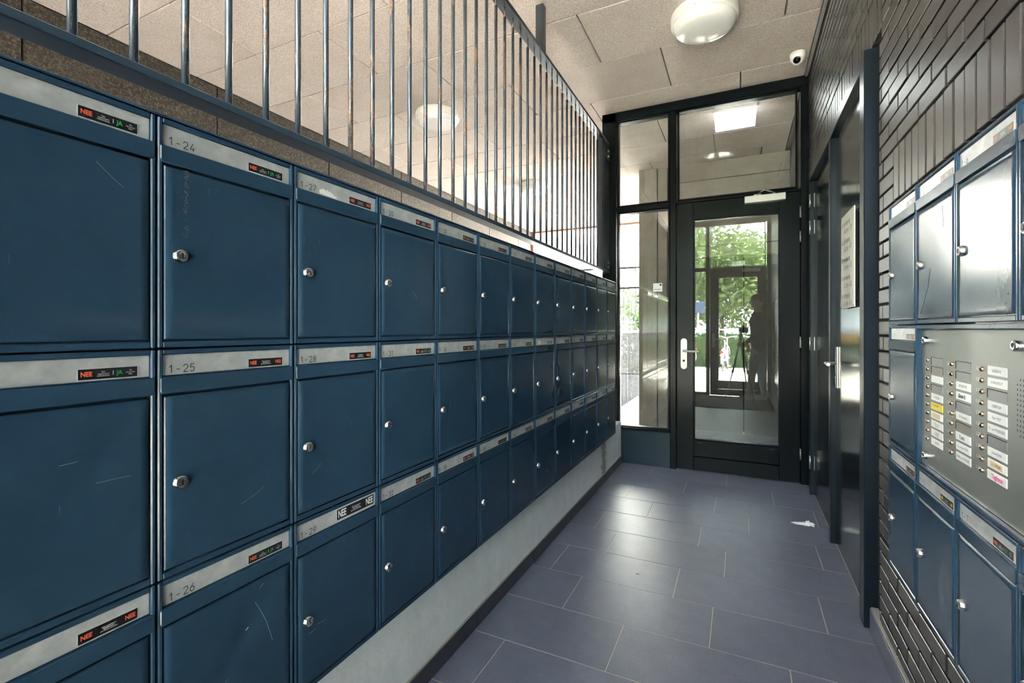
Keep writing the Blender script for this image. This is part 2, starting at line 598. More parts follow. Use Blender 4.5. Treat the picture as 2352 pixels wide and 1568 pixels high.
# ------------------------------------------------------------------ right wall: dark bricks with raked joints
wr = MB()
RD = [(YF - .2, 2.40), (4.23, YE + .05)]
wr.box(XB + .020, XB + .20, YF - .2, .90, -.03, ZC + .02)
wr.box(XB + .020, XB + .20, .90, 2.045, -.03, .433)
wr.box(XB + .020, XB + .20, .90, 2.045, 1.663, ZC + .02)
wr.box(XB + .020, XB + .20, 2.045, 2.41, -.03, ZC + .02)
wr.box(XB + .020, XB + .20, 2.41, 6.3, 2.395, ZC + .02)
wr.box(XB + .020, XB + .20, 4.23, 6.3, -.03, 2.395)
wr.box(1.462, 1.61, 2.41, 4.23, -.03, 2.395)  # unseen backing added behind the doors, stops light leaking under them
wall_r = wr.build('wall_right', 'mortar_dark'); tag(wall_r, kind='structure')
P_ = .0595; BL = .214; JT = .0098
bricks = []   # (y0,y1,z0,z1)
def course(z0, z1, ya, yb, start, pitch=BL):
    n0 = math.floor((ya - start) / pitch) - 1
    y = start + n0 * pitch
    while y < yb:
        a, b_ = max(y, ya), min(y + pitch, yb)
        if b_ - a > .03:
            bricks.append((a + JT / 2, b_ - JT / 2, z0 + JT / 2, z1 - JT / 2))
        y += pitch
# below and beside the mailboxes
z = 1.69; k = 0
while z > .14:
    z0 = max(z - P_, .10)
    if z <= .445:
        course(z0, min(z, .432), YF + .05, 2.30, 1.413 + (.107 if k % 2 else 0))
    else:
        if k % 2:
            course(z0, z, 2.045, 2.30, 2.045, .255)
        else:
            course(z0, z, 2.045, 2.242, 2.045, .197); course(z0, z, 2.242, 2.30, 2.242, .06)
    z -= P_; k += 1
for k in range(3):
    course(1.69 + k * .0633, 1.69 + (k + 1) * .0633, 2.105, 2.30, 2.105 if k % 2 else 2.04, .2)
course(1.69, 1.88, YF + .05, 2.105, 2.105 - .0655 * 60, .0655)
k = 0; z = 1.88
while z < ZC - .02:
    z1 = min(z + P_ * 1.0, ZC)
    st = 1.413 + (.107 if k % 2 else 0)
    if z1 < 2.405: course(z, z1, YF + .05, 2.30 if z1 < 2.40 else 2.26, st)
    elif z < 2.585: course(z, z1, YF + .05, 2.262, st)
    else: course(z, z1, YF + .05, YE, st)
    z += P_; k += 1
course(2.405, 2.592, 2.262, YE, 2.262, .0655)
def seen(bk):
    y = (bk[0] + bk[1]) / 2; zz = (bk[2] + bk[3]) / 2
    s, c = math.sin(YAW), math.cos(YAW)
    X = XB - .9182
    d = -X * s + y * c
    if d < .1: return 0
    px = 1176 + 1087.3 * (X * c + y * s) / d; py = 755 - 1087.3 * (zz - 1.24) / d
    if px > 2380 or py < -40 or py > 1610: return 0
    return (bk[1] - bk[0]) * (bk[3] - bk[2]) / d ** 3
bricks.sort(key=seen, reverse=True)
bcache = {}
for bk in bricks[:300]:
    key = (round(bk[1] - bk[0], 3), round(bk[3] - bk[2], 3))
    if key not in bcache:
        me = MB().box(0, .03, 0, key[0], 0, key[1], .0018).mesh('brick'); me.materials.append(MATS['brick_dark']); bcache[key] = me
    obj('brick', bcache[key], None, wall_r, (XB + random.uniform(-.0012, .0012), bk[0], bk[2]))
rest = MB()
for bk in bricks[300:]:
    dx = random.uniform(-.0012, .0012)
    rest.box(XB + dx, XB + .03, bk[0], bk[1], bk[2], bk[3])
o = rest.build('brick_field', 'brick_dark', wall_r); o['kind'] = 'stuff'
sk = MB().box(1.404, XB + .03, YF, 2.404, 0, .094, .003).build('baseboard_right', 'skirt_light'); tag(sk, kind='structure')
yq = 2.395
while yq > YF:
    MB().box(1.3995, 1.405, max(yq - .60, YF) + .002, yq, .001, .090, .001).build('skirting_tile', 'floor_tile', sk)
    yq -= .604

# doors in the right wall
fr = MB()
fr.box(1.382, XB + .10, 2.405, 2.485, 0, 2.40, .003)
fr.box(1.390, XB + .10, 3.270, 3.330, 0, 2.345, .003)
fr.box(1.392, XB + .10, 4.165, 4.235, 0, 2.40, .003)
fr.box(1.384, XB + .10, 2.485, 4.165, 2.34, 2.40, .003)
trim4 = fr.build('trim_4', 'jamb_paint'); tag(trim4, kind='structure')
def flush_door(name, y0, y1, hinge_y, hinge_dir, handle_y, lever_dir):
    d = MB().box(1.418, 1.458, y0 + .003, y1 - .003, .008, 2.337, .002).build(name, 'door_paint'); tag(d, kind='structure')
    for z in (2.20, 2.00, 1.13, .24):
        h = MB()
        h.tube([(1.392, hinge_y, z - .05), (1.392, hinge_y, z + .05)], .0075, 10)
        h.box(1.4165, 1.419, hinge_y, hinge_y + hinge_dir * .03, z - .05, z + .05)
        h.build('hinge', 'steel', d)
    if handle_y:
        pl = MB().box(1.408, 1.4185, handle_y - .02, handle_y + .02, .905, 1.14, .003).build('handle_plate', 'steel', d)
        lv = MB()
        lv.tube([(1.410, handle_y, 1.045), (1.368, handle_y, 1.045), (1.358, handle_y + lever_dir * .012, 1.045), (1.356, handle_y + lever_dir * .115, 1.045)], .0095, 12)
        lv.build('lever', 'steel', d)
        MB().lathe([(0, 0), (.009, 0), (.009, .004), (0, .004)], 14, 'x', (1.4045, handle_y, .965)).build('cylinder', 'steel', d)
    return d
door_a = flush_door('door_1', 2.485, 3.270, 2.480, 1, 3.215, -1)
door_b = flush_door('door_2', 3.330, 4.165, 4.172, -1, None, 1)

# floor directory board on the near door
sg = thing('directory_sign', 'cream board listing floors and apartment numbers on dark blue door', 'sign', (1.402, 3.02, 1.345), -math.pi / 2)
MB().box(0, .312, 0, .006, 0, .478, .001).build('board', 'sign_cream', sg)
MB().box(.02, .292, .006, .016, .03, .45).build('spacer', 'mortar_dark', sg)
for i, (a, b_) in enumerate((('5e Verdieping', '1-48 t/m 1-59'), ('4e Verdieping', '1-36 t/m 1-47'), ('3e Verdieping', '1-24 t/m 1-35'), ('2e Verdieping', '1-12 t/m 1-23'), ('1e Verdieping', '1-1  t/m  1-11'))):
    z = .430 - i * .092
    text('lettering', a, .036, 'ink', sg, (.025, -.0006, z), 'LEFT')
    text('lettering', b_, .036, 'ink', sg, (.065, -.0006, z - .040), 'LEFT')
for x in (.008, .304):
    for z in (.010, .468):
        MB().lathe([(0, -.001), (.0035, -.001), (.0035, 0)], 10, 'y', (x, 0, z)).build('screw', 'ink', sg)

# ------------------------------------------------------------------ glazed walls (end wall and entrance)
def pane(parent, x0, x1, z0, z1, y):
    return MB().box(x0, x1, y, y + .016, z0, z1).build('pane', 'glass', parent)
def bead(mb, x0, x1, z0, z1, y0, y1, w=.014):
    mb.box(x0 - w, x0, y0, y1, z0 - w, z1 + w, .002); mb.box(x1, x1 + w, y0, y1, z0 - w, z1 + w, .002)
    mb.box(x0, x1, y0, y1, z0 - w, z0, .002); mb.box(x0, x1, y0, y1, z1, z1 + w, .002)

def glazed_wall(wname, dname, y, full_side, s=1, xl=-.255):
    """s=+1: wall depth runs to +Y from the face y; -1: to -Y"""
    Y = lambda d: y + s * d
    f = MB()
    f.box(xl, -.125, Y(0), Y(.11), 0 if full_side else 0, ZC + .01, .004)
    f.box(xl, 1.43, Y(0), Y(.11), 3.175, ZC + .01, .004)
    f.box(1.355, 1.43, Y(0), Y(.11), 0, 3.175, .004)
    f.box(.357, .410, Y(-.004), Y(.11), 0, 3.175, .004)
    f.box(.410, 1.355, Y(.004), Y(.11), 2.345, 2.366, .002)
    f.box(-.125, .357, Y(.004), Y(.11), 2.325, 2.372, .003)
    win = f.build(wname, 'frame_paint'); tag(win, kind='structure')
    b = MB()
    bead(b, -.104, .338, 2.389, 3.158, Y(.018), Y(.09))
    bead(b, .432, 1.321, 2.386, 3.158, Y(.018), Y(.09))
    zb = .05 if full_side else .345
    bead(b, -.104, .340, zb, 2.311, Y(.018), Y(.09))
    b.build('glazing_bead', 'frame_paint', win)
    for (x0, x1, z0, z1) in ((-.106, .340, 2.387, 3.160), (.430, 1.323, 2.384, 3.160), (-.106, .342, zb - .002, 2.313)):
        pane(win, x0, x1, z0, z1, Y(.05) - (0 if s > 0 else .016))
    if not full_side:
        MB().box(-.125, .357, Y(.016), Y(.09), 0, .322, .003).build('bottom_panel', 'panel_paint', win)
        MB().box(-.125, .357, Y(-.012), Y(.05), .316, .334, .003).build('sill', 'frame_paint', win)
    else:
        MB().box(-.125, .357, Y(.0), Y(.09), 0, .036, .003).build('bottom_rail', 'frame_paint', win)
    # door leaf
    d = MB()
    d.box(.414, .552, Y(.008), Y(.06), .010, 2.343, .002)
    d.box(1.206, 1.352, Y(.008), Y(.06), .010, 2.343, .002)
    d.box(.552, 1.206, Y(.0085), Y(.06), 2.192, 2.343, .002)
    d.box(.552, 1.206, Y(.0085), Y(.06), .133, .272, .002)
    d.box(.552, 1.206, Y(.0085), Y(.06), .010, .127, .002)
    dr = d.build(dname, 'frame_paint'); tag(dr, kind='structure')
    b = MB(); bead(b, .564, 1.200, .284, 2.182, Y(.012), Y(.055), .011)
    b.build('glazing_bead', 'frame_paint', dr)
    pane(dr, .562, 1.202, .282, 2.184, Y(.03) - (0 if s > 0 else .016))
    # lever handle on a long white plate
    pl = MB()
    n = 10; x_, z0, z1, r = .4745, .888, 1.157, .0255
    prof = [(x_ + r * math.cos(math.pi * i / n), z1 - r + r * math.sin(math.pi * i / n)) for i in range(n + 1)] + \
           [(x_ + r * math.cos(math.pi + math.pi * i / n), z0 + r + r * math.sin(math.pi + math.pi * i / n)) for i in range(n + 1)]
    m = len(prof)
    pl.add([(a, Y(-.002), c) for a, c in prof] + [(a, Y(.0085), c) for a, c in prof], [list(range(m)), list(range(m, 2 * m))] + [(i, (i + 1) % m, m + (i + 1) % m, m + i) for i in range(m)])
    plo = pl.build('handle_plate', 'closer_silver', dr)
    MB().lathe([(0, 0), (.010, 0), (.010, .003)], 16, 'y', (.4745, Y(-.006), .962), flip=s).build('keyhole', 'ink', plo)
    MB().tube([(.476, Y(0), 1.048), (.476, Y(-.042), 1.048), (.486, Y(-.052), 1.048), (.604, Y(-.054), 1.046)], .0095, 12).build('lever', 'closer_silver', dr)
    for z in (2.173, 1.977, 1.134, .241):
        MB().tube([(1.353, Y(-.004), z - .044), (1.353, Y(-.004), z + .044)], .006, 8).build('hinge', 'steel', dr)
    for x in (.604, 1.152):
        MB().box(x - .016, x + .016, Y(.0075), Y(.012), .247, .257, .002).build('vent_slot', 'dark_hole', dr)
    cl = MB().box(.953, 1.249, Y(-.045), Y(.0085), 2.277, 2.334, .003).build('door_closer', 'closer_silver', dr)
    ar = MB()
    ar.tube([(1.168, Y(-.02), 2.334), (1.168, Y(-.02), 2.346)], .010, 10)
    ar.box(1.02, 1.075, Y(-.02), Y(.004), 2.338, 2.350, .002)
    for (xa, xb) in ((1.168, 1.096), (1.048, 1.096)):
        za = 2.348
        ar.tube([(xa, Y(-.022), za), (xb, Y(-.09), za + .012)], .0075, 8)
    ar.tube([(1.096, Y(-.09), 2.352), (1.096, Y(-.09), 2.372)], .008, 8)
    ar.build('closer_arm', 'steel', cl)
    return win, dr
win1, door3 = glazed_wall('window_1', 'door_3', YE, False)
win2, door4 = glazed_wall('window_2', 'door_4', YF, True, s=-1)
# small pale sticker on the pane of the sidelight
st = MB().box(.205, .285, YE + .048, YE + .0495, 1.58, 1.655).build('pane_notice', 'sticker_white', win1)
MB().box(.262, .279, YE + .0474, YE + .048, 1.632, 1.648).build('notice_mark', 'ink', st)
MB().box(.212, .276, YE + .0474, YE + .048, 1.596, 1.600).build('notice_mark', 'ink', st)

# room beyond the end wall
bw = MB()
YB = 6.15
bw.box(-.245, -.022, YB, YB + .3, -.03, ZC, .004)
o = bw.build('wall_back', 'beige_concrete'); tag(o, kind='structure')
for (x0, x1, z0, z1) in ((-.012, .098, -.02, ZC), (.108, 1.43, 3.045, ZC), (.108, 1.43, 2.245, 3.037), (.108, 1.43, 2.105, 2.237)):
    MB().box(x0, x1, YB + .02, YB + .28, z0, z1, .004).build('concrete_panel', 'beige_concrete', o)
MB().box(.108, .952, YB + .06, YB + .10, 0, 2.097, .003).build('door_leaf', 'dark_panel', o)
MB().box(.966, 1.43, YB + .06, YB + .10, 0, 2.097, .003).build('door_leaf', 'dark_panel', o)
MB().box(-.02, 1.43, YB + .22, YB + .24, -.02, ZC).build('wall_backing', 'mortar_dark', o)

# ------------------------------------------------------------------ left side: plinth, skirting
XS = -.076
pl = MB().box(XS - .25, XS, YF, YE, -.02, .383, .004).build('wall_left', 'plinth_concrete'); tag(pl, kind='structure')
bb = MB().box(XS, XS + .003, YF, YE, .001, .071).build('baseboard_left', 'grout'); tag(bb, kind='structure')
yq = 1.710 - .604 * 3
while yq < YE - .05:
    a, b_ = max(yq, YF) + .002, min(yq + .604, YE) - .002
    if b_ > a: MB().box(XS, XS + .010, a, b_, 0, .064, .001).build('skirting_tile', 'skirting_shaded', bb)
    yq += .604

# ------------------------------------------------------------------ mailboxes
W, Hh = .2823, .410
def unit_body():
    m = MB()
    m.box(.002, W - .002, .012, .34, .002, Hh - .002)                   # box behind
    m.box(.0015, .0095, -.001, .016, .0015, Hh - .0015, .002)
    m.box(W - .0095, W - .0015, -.001, .016, .0015, Hh - .0015, .002)
    m.box(.0095, W - .0095, -.0005, .016, Hh - .0105, Hh - .0015, .0018)
    m.box(.0095, W - .0095, -.0005, .016, .0015, .0132, .0018)
    m.box(.0095, W - .0095, .0040, .013, Hh - .0500, Hh - .0475, .0006)
    me = m.mesh('body'); me.materials.append(MATS['navy_paint']); return me
ME_BODY = unit_body()
def rounded_bar(x0, x1, z0, z1, y0, y1, r):
    pr = []
    for cx_, cz_, a0 in ((x1 - r, z1 - r * .4, 0), (x0 + r, z1 - r * .4, 90), (x0 + r, z0 + r, 180), (x1 - r, z0 + r, 270)):
        for i in range(5):
            a = math.radians(a0 + 90 * i / 4)
            pr.append((cx_ + r * math.cos(a), cz_ + (r if a0 >= 180 else r * .4) * math.sin(a)))
    m = len(pr); mb = MB()
    ins = [(x0 + (x - x0) * .992 + (x1 - x0) * .004, z0 + (z - z0) * .93 + (z1 - z0) * .035) for x, z in pr]
    mb.add([(x, y0, z) for x, z in ins] + [(x, y0 + .0015, z) for x, z in pr] + [(x, y1, z) for x, z in pr],
           [list(range(m))] + [(i, (i + 1) % m, m + (i + 1) % m, m + i) for i in range(m)] + [(m + i, m + (i + 1) % m, 2 * m + (i + 1) % m, 2 * m + i) for i in range(m)])
    return mb
ME_FLAP = rounded_bar(.0045, W - .0045, Hh - .0805, Hh - .0498, -.0032, .012, .006).mesh('flap'); ME_FLAP.materials.append(MATS['navy_paint'])
ME_PLATE = MB().box(.0100, W - .0100, .0042, .0125, Hh - .0478, Hh - .0110, .0004).mesh('number_plate'); ME_PLATE.materials.append(MATS['plate_alu'])
lk = MB()
lk.lathe([(.0130, .001), (.0130, -.0012), (.0124, -.0028), (.0112, -.0070), (.0098, -.0084), (.0082, -.0086), (.0080, -.0074)], 24, 'y')
lk.lathe([(.0080, -.0074), (.0074, -.0082), (0, -.0084)], 24, 'y')
lk.box(-.0013, .0013, -.0090, -.0080, -.0052, .0052, mi=1)
ME_LOCK = lk.mesh('lock'); ME_LOCK.materials.append(MATS['chrome']); ME_LOCK.materials.append(MATS['dark_hole'])

def door_mesh(dent):
    x0, x1, z0, z1 = .0118, W - .0118, .0160, .3250
    nx, nz = 20, 24
    mb = MB(); b = .0016
    vs = []
    for j in range(nz + 1):
        for i in range(nx + 1):
            u, v = i / nx, j / nz
            x = x0 + b + (x1 - x0 - 2 * b) * u; z = z0 + b + (z1 - z0 - 2 * b) * v
            e = min(1, 6 * min(u, 1 - u)) * min(1, 6 * min(v, 1 - v)); e = e * e * (3 - 2 * e)
            vs.append((x, -.0006 - dent(u, v) * e, z))
    fs = [(j * (nx + 1) + i, j * (nx + 1) + i + 1, (j + 1) * (nx + 1) + i + 1, (j + 1) * (nx + 1) + i) for j in range(nz) for i in range(nx)]
    mb.add(vs, fs, 0, True)
    ring = [i for i in range(nx + 1)] + [(j + 1) * (nx + 1) - 1 for j in range(1, nz + 1)] + [nz * (nx + 1) + i for i in range(nx - 1, -1, -1)] + [j * (nx + 1) for j in range(nz - 1, 0, -1)]
    def out(p, d, y):
        x = x0 if p[0] < x0 + 2 * b else x1 if p[0] > x1 - 2 * b else p[0]
        z = z0 if p[2] < z0 + 2 * b else z1 if p[2] > z1 - 2 * b else p[2]
        return (x, y, z)
    inner = [vs[k] for k in ring]; o1 = [out(p, b, .0010) for p in inner]; o2 = [(p[0], .0120, p[2]) for p in o1]
    m = len(ring)
    mb.add(inner + o1 + o2, [(i, (i + 1) % m, m + (i + 1) % m, m + i) for i in range(m)] + [(m + i, m + (i + 1) % m, 2 * m + (i + 1) % m, 2 * m + i) for i in range(m)])
    me = mb.mesh('door'); me.materials.append(MATS['navy_paint']); return me

def gauss(u, v, cu, cv, su, sv): return math.exp(-((u - cu) / su) ** 2 - ((v - cv) / sv) ** 2)
def crease(u, v, a, b_, w):
    ax, ay = a; bx, by = b_
    dx, dy = bx - ax, by - ay; L = math.hypot(dx, dy)
    t = ((u - ax) * dx + (v - ay) * dy) / L / L
    d = ((u - ax) * dy - (v - ay) * dx) / L
    return math.exp(-(d / w) ** 2) * math.exp(-max(0, -t, t - 1) ** 2 * 30)
SPECIAL = {
 '1-22': lambda u, v: -.0022 * crease(u, v, (.45, .35), (.95, .92), .10) + .0012 * crease(u, v, (.35, .20), (.8, .6), .12),
 '1-26': lambda u, v: -.0024 * crease(u, v, (.35, .45), (.85, .95), .07) + .0012 * crease(u, v, (.45, .3), (.95, .8), .1),
 '1-27': lambda u, v: -.0010 * gauss(u, v, .88, .62, .06, .06),
 '1-30': lambda u, v: .0030 * gauss(u, v, .62, .6, .30, .9),
 '1-33': lambda u, v: -.0035 * gauss(u, v, .13, .58, .09, .28) + .001 * gauss(u, v, .6, .5, .4, .8),
 '1-36': lambda u, v: .0026 * gauss(u, v, .80, .45, .22, .7),
 '1-39': lambda u, v: -.0016 * gauss(u, v, .3, .15, .08, .12),
 '1-5': lambda u, v: -.0014 * gauss(u, v, .8, .42, .08, .08),
}
# stickers ---------------------------------------------------------
def sticker(parent, kind, x0=None, z=None):
    big = kind == 'big'
    w, h = (.133, .0265) if big else (.080, .0168)
    x0 = x0 if x0 is not None else (.1315 if big else .174)
    z = z if z is not None else (Hh - .0285 if big else Hh - .0365)
    key = ('st', big, kind in ('grey', 'greyred'))
    if key not in TXT:
        me = MB().box(0, w, 0, .0006, -h / 2, h / 2).mesh('sticker'); me.materials.append(MATS['sticker_grey' if key[2] else 'sticker_black'])
        TXT[key] = me
        rim = MB().box(-.0005, w + .0012, .0005, .0009, -h / 2 - .0012, h / 2 + .0004).mesh('sticker_border'); rim.materials.append(MATS['sticker_white'])
        TXT[key + ('rim',)] = rim
    s = obj('sticker', TXT[key], None, parent, (x0, .0034, z))
    obj('sticker_border', TXT[key + ('rim',)], None, s)
    def T(nm, st_, size, m_, x, zz=0, bold=0.0, xs=1.0, spacing=1.0): text(nm, st_, size, m_, s, (x * w, -.0003, zz * h), 'CENTER', bold, spacing, xs)
    if kind == 'ja':
        T('lettering', 'NEE', h * .60, 'sticker_red', .130, .0, h * .020, .84)
        T('small_print', 'Géén\nongeadresseerd\nreclamedrukwerk', h * .215, 'sticker_white', .405, -.02, 0, .66)
        T('divider_line', 'l', h * .60, 'sticker_white', .572)
        T('lettering', 'JA', h * .60, 'sticker_green', .680, .0, h * .020, .84)
        T('small_print', 'Wèl\nHuis aan Huis\nbladen', h * .215, 'sticker_white', .875, -.02, 0, .62)
    else:
        c = {'nee': 'sticker_red', 'yellow': 'sticker_yellow', 'big': 'sticker_white', 'grey': 'sticker_red', 'orange': 'sticker_orange', 'greyred': 'sticker_orange'}[kind]
        xs = .62 if big else .84
        sz = h * (.95 if big else .60)
        T('lettering', 'NEE', sz, c, .130, 0, h * .020, xs)
        T('lettering', 'NEE', sz, c, .870, 0, h * .020, xs)
        T('small_print', 'Géén ongeadresseerd\nreclamedrukwerk,\ngéén Huis aan Huis bladen', h * .20, 'sticker_white', .50, -.02, 0, .66)
    return s

DOORS = {}
def mailbox(num, loc, rotz, label, stick, group, custom=None):
    t = thing('mailbox', label, 'mailbox', loc, rotz, group)
    obj('body', ME_BODY, None, t)
    p = obj('number_plate', ME_PLATE, None, t)
    me = stroke_mesh(num, .0134, .0014); me.materials.append(MATS['ink'])
    obj('number', me, None, p, (.0215, .0036, Hh - .0435))
    obj('flap', ME_FLAP, None, t)
    rr = random.Random(num)
    cu, cv, am = rr.uniform(.2, .8), rr.uniform(.2, .8), rr.uniform(-.00025, .0003)
    fn = SPECIAL.get(num) or (lambda u, v: am * gauss(u, v, cu, cv, .35, .55))
    d = obj('door', door_mesh(fn), None, t)
    DOORS[num] = (d, fn)
    obj('lock', ME_LOCK, None, d, (.0375, -.0005, Hh - .2425))
    if stick:
        sticker(t, stick)
    return t

STK = {}
for n, k in (('ja', (21, 24, 33, 36, 39, 22, 31, 37, 26, 32, 38, 45, 49, 52, 56, 42, 50)), ('nee', (27, 30, 25, 28, 34, 23, 35, 48, 51, 54, 46, 55, 53, 58)),
             ('yellow', (40,)), ('big', (29,)), ('orange', (41, 44, 47, 57, 59)), ('grey', (43,))):
    for q in k: STK[q] = n
DESC = {'ja': 'with black sticker reading NEE in red and JA in green', 'nee': 'with black sticker reading NEE twice in red', 'yellow': 'with black sticker reading NEE twice in yellow',
        'big': 'with large black and white NEE NEE sticker', 'orange': 'with orange-lettered NEE NEE sticker', 'grey': 'with a dull grey NEE sticker', None: 'without a sticker'}
Y0, ZB = .4763, .385
DENT = {22: 'creased dented door', 26: 'creased scratched door', 30: 'bulging door', 33: 'door dented by its lock', 27: 'torn paper remnant on its plate'}
boxes = {}
for c_ in range(-4, 12):
    for r_ in range(3):
        n = 24 + 3 * c_ + r_
        num = '1-%d' % n
        k = STK.get(n, ('ja', 'nee')[n % 2] if n < 21 else 'nee')
        row = ('top', 'middle', 'bottom')[r_]
        lab = 'navy mailbox %s, %s row, %s' % (num, row, DENT[n] if n in DENT else DESC[k])
        boxes[n] = mailbox(num, (0, Y0 + c_ * W, ZB + (2 - r_) * Hh), math.pi / 2, lab, k, 'mailboxes along the left plinth')
# scratches, chips and a dirt streak in the paint
mat('bare_metal', (.30, .33, .37), .5)
mat('dirt_speck', (.085, .085, .085), .8)
def scratch(num, pts, w, m='bare_metal', name='scratch'):
    d, fn = DOORS[num]
    mb = MB()
    for (ax, az), (bx, bz) in zip(pts, pts[1:]):
        a = Vector((ax, az)); b_ = Vector((bx, bz)); e = (b_ - a).normalized(); n_ = Vector((-e.y, e.x)) * w / 2
        q = [a + n_, a - n_, b_ - n_ * .8, b_ + n_ * .8]
        def yy(p):
            u = (p.x - .0134) / (W - .0268); v = (p.y - .0176) / .3058
            ed = max(0, min(1, 6 * min(u, 1 - u))) * max(0, min(1, 6 * min(v, 1 - v)))
            return -.0012 - fn(u, v) * ed
        mb.add([(p.x, yy(p), p.y) for p in q], [(0, 1, 2, 3)])
    me = bpy.data.meshes.new(name); me.from_pydata(mb.v, [], mb.f)
    obj(name, me, m, d)
scratch('1-26', [(.1857, .281), (.1957, .264), (.2030, .247), (.2107, .227), (.2190, .201), (.2257, .179)], 0.00068)
scratch('1-26', [(.166, .233), (.172, .2365)], 0.00279, name='paint_chip')
scratch('1-26', [(.070, .115), (.105, .145), (.128, .158)], 0.00043)
scratch('1-26', [(.196, .305), (.204, .312)], 0.00074)
scratch('1-29', [(.0674, .143), (.0914, .1425)], 0.00037)
scratch('1-29', [(.0404, .135), (.0604, .136)], 0.00050)
scratch('1-22', [(.195, .201), (.224, .2012), (.243, .200)], 0.00043)
scratch('1-22', [(.150, .240), (.172, .241)], 0.00050)
scratch('1-25', [(.155, .088), (.190, .100), (.205, .108)], 0.00031)
scratch('1-21', [(.195, .300), (.215, .282), (.232, .268)], 0.00031)
scratch('1-30', [(.150, .150), (.170, .130)], 0.00037)
scratch('1-28', [(.05, .10), (.08, .12)], 0.00031)
rr = random.Random(9)
dk = MB()
for i in range(170):
    z = .325 - rr.random() ** 1.5 * .125; x = .0475 + rr.gauss(0, .0022); q = rr.uniform(.0003, .0009)
    dk.add([(x - q, -.0016, z), (x, -.0016, z - q * 1.8), (x + q, -.0016, z), (x, -.0016, z + q * 1.8)], [(0, 1, 2, 3)])
o = dk.build('dirt_streak', 'dirt_speck', DOORS['1-24'][0]); o['kind'] = 'stuff'
# torn paper on 1-27
rr = random.Random(3)
pts = []
n = 16
for i in range(n + 1):
    x = i / n
    h = .25 + .75 * max(0, math.sin(x * 3.0 + .35)) * (.55 + .45 * rr.random()) * (1 - .55 * x)
    pts.append((x * .055, h * .021))
mb = MB(); mb.add([(x, 0, 0.0 - x * .02) for x, h in pts] + [(x, 0, h - x * .02) for x, h in pts], [(i, i + 1, n + 2 + i, n + 1 + i) for i in range(n)])
mb.build('torn_paper', 'paper', boxes[27], (.076, .0036, Hh - .0455))
MB().box(.045, .085, .0034, .0040, Hh - .044, Hh - .022, .0002).build('torn_paper', 'paper', boxes[43])
# cap strip along the top of the row
cp = MB().box(-.34, .001, Y0 - 4 * W + .002, Y0 + 12 * W - .002, ZB + 3 * Hh + .0005, ZB + 3 * Hh + .005, .0015).build('trim_6', 'navy_paint')
tag(cp, kind='structure')
# right-hand mailboxes set into the brick wall
XR, YR, ZRB = 1.383, 2.0423, .433
RS = {1: 'greyred', 2: 'greyred', 3: 'nee', 4: 'greyred', 5: 'yellow', 6: 'greyred', 7: 'ja', 8: 'nee', 9: 'nee'}
place = {1: (0, 2), 2: (0, 1), 3: (0, 0), 4: (1, 2), 5: (1, 0), 6: (2, 2), 7: (2, 0), 8: (3, 2), 9: (3, 0)}
RDESC = {1: 'above mailbox 1-2 against the brick edge', 2: 'beside the doorbell panel against the brick edge', 3: 'lowest beside the brick edge', 4: 'scratched, over the doorbell panel',
         5: 'under the doorbell panel with yellow NEE sticker', 6: 'glossy, over the doorbell panel reflecting trees', 7: 'under the doorbell panel with NEE JA sticker',
         8: 'next to glossy mailbox 1-6', 9: 'next to mailbox 1-7 under the doorbell panel'}
for n, (c_, r_) in place.items():
    mailbox('1-%d' % n, (XR, YR - c_ * W, ZRB + r_ * Hh), -math.pi / 2, 'dark blue wall mailbox 1-%d, %s' % (n, RDESC[n]), RS[n], 'mailboxes set in the brick wall')

scratch('1-4', [(.040, .030), (.075, .075), (.100, .105), (.115, .150)], 0.0030, 'dirt_speck')
scratch('1-4', [(.200, .300), (.205, .245)], .0018, 'dirt_speck')

# ------------------------------------------------------------------ intercom panel (columns 2-4, middle row)
IW = 3 * W
ic = thing('intercom_panel', 'grey steel doorbell panel with name slots set between wall mailboxes', 'doorbell panel', (XR, YR - W, ZRB + Hh), -math.pi / 2)
f = MB()
f.box(.0015, .012, -.002, .02, .0015, Hh - .0015, .002); f.box(IW - .012, IW - .0015, -.002, .02, .0015, Hh - .0015, .002)
f.box(.012, IW - .012, -.002, .02, Hh - .014, Hh - .0015, .002); f.box(.012, IW - .012, -.002, .02, .0015, .012, .002)
f.box(.003, IW - .003, .02, .30, .003, Hh - .003)
f.build('frame', 'navy_paint', ic)
fp = MB().box(.0125, IW - .0125, .010, .0195, .0125, Hh - .0145, .0006).build('face_plate', 'intercom_face', ic)
def screw(x, z):
    m = MB().lathe([(.0105, .0), (.0105, -.010), (.0092, -.012), (.0035, -.012), (.0035, -.009), (0, -.009)], 20, 'y', (x, .0102, z))
    m.build('screw', 'chrome', fp)
yloc = lambda Yw: (YR - W) - Yw
for Yw in (1.703, 1.214, .965):
    screw(yloc(Yw), 1.208 - .843); 
for Yw in (1.703, .965): screw(yloc(Yw), .885 - .843)
ME_BTN = MB().lathe([(.0058, .0), (.0058, -.002), (.0048, -.0048), (.0020, -.0062), (0, -.0064)], 16, 'y').mesh('button'); ME_BTN.materials.append(MATS['brass'])
names = ['', '', '-', '', 'W. KOZIJN', 'y', 'c', 'Groen en Co\nJ. Kramer', 'S. CORDES\nH. DEKKER', 'J. PETERS',
         '', '', 'BROEKHUIS', 'b:Elmar B', '', 'A. Rozenberg', '', 'h:Yusra', 'B. van der WEST', 'ELSER van DORDER',
         'K.d.ROOIJ', 'K.WALHOUT', '', 'K.BERTOM', 'Fam. POST', 'Th. van MOERKERK', '', 'J.HAARSMA', 'v:L.L. VISSER', 'p:Taglione']
ME_SLOT = {}
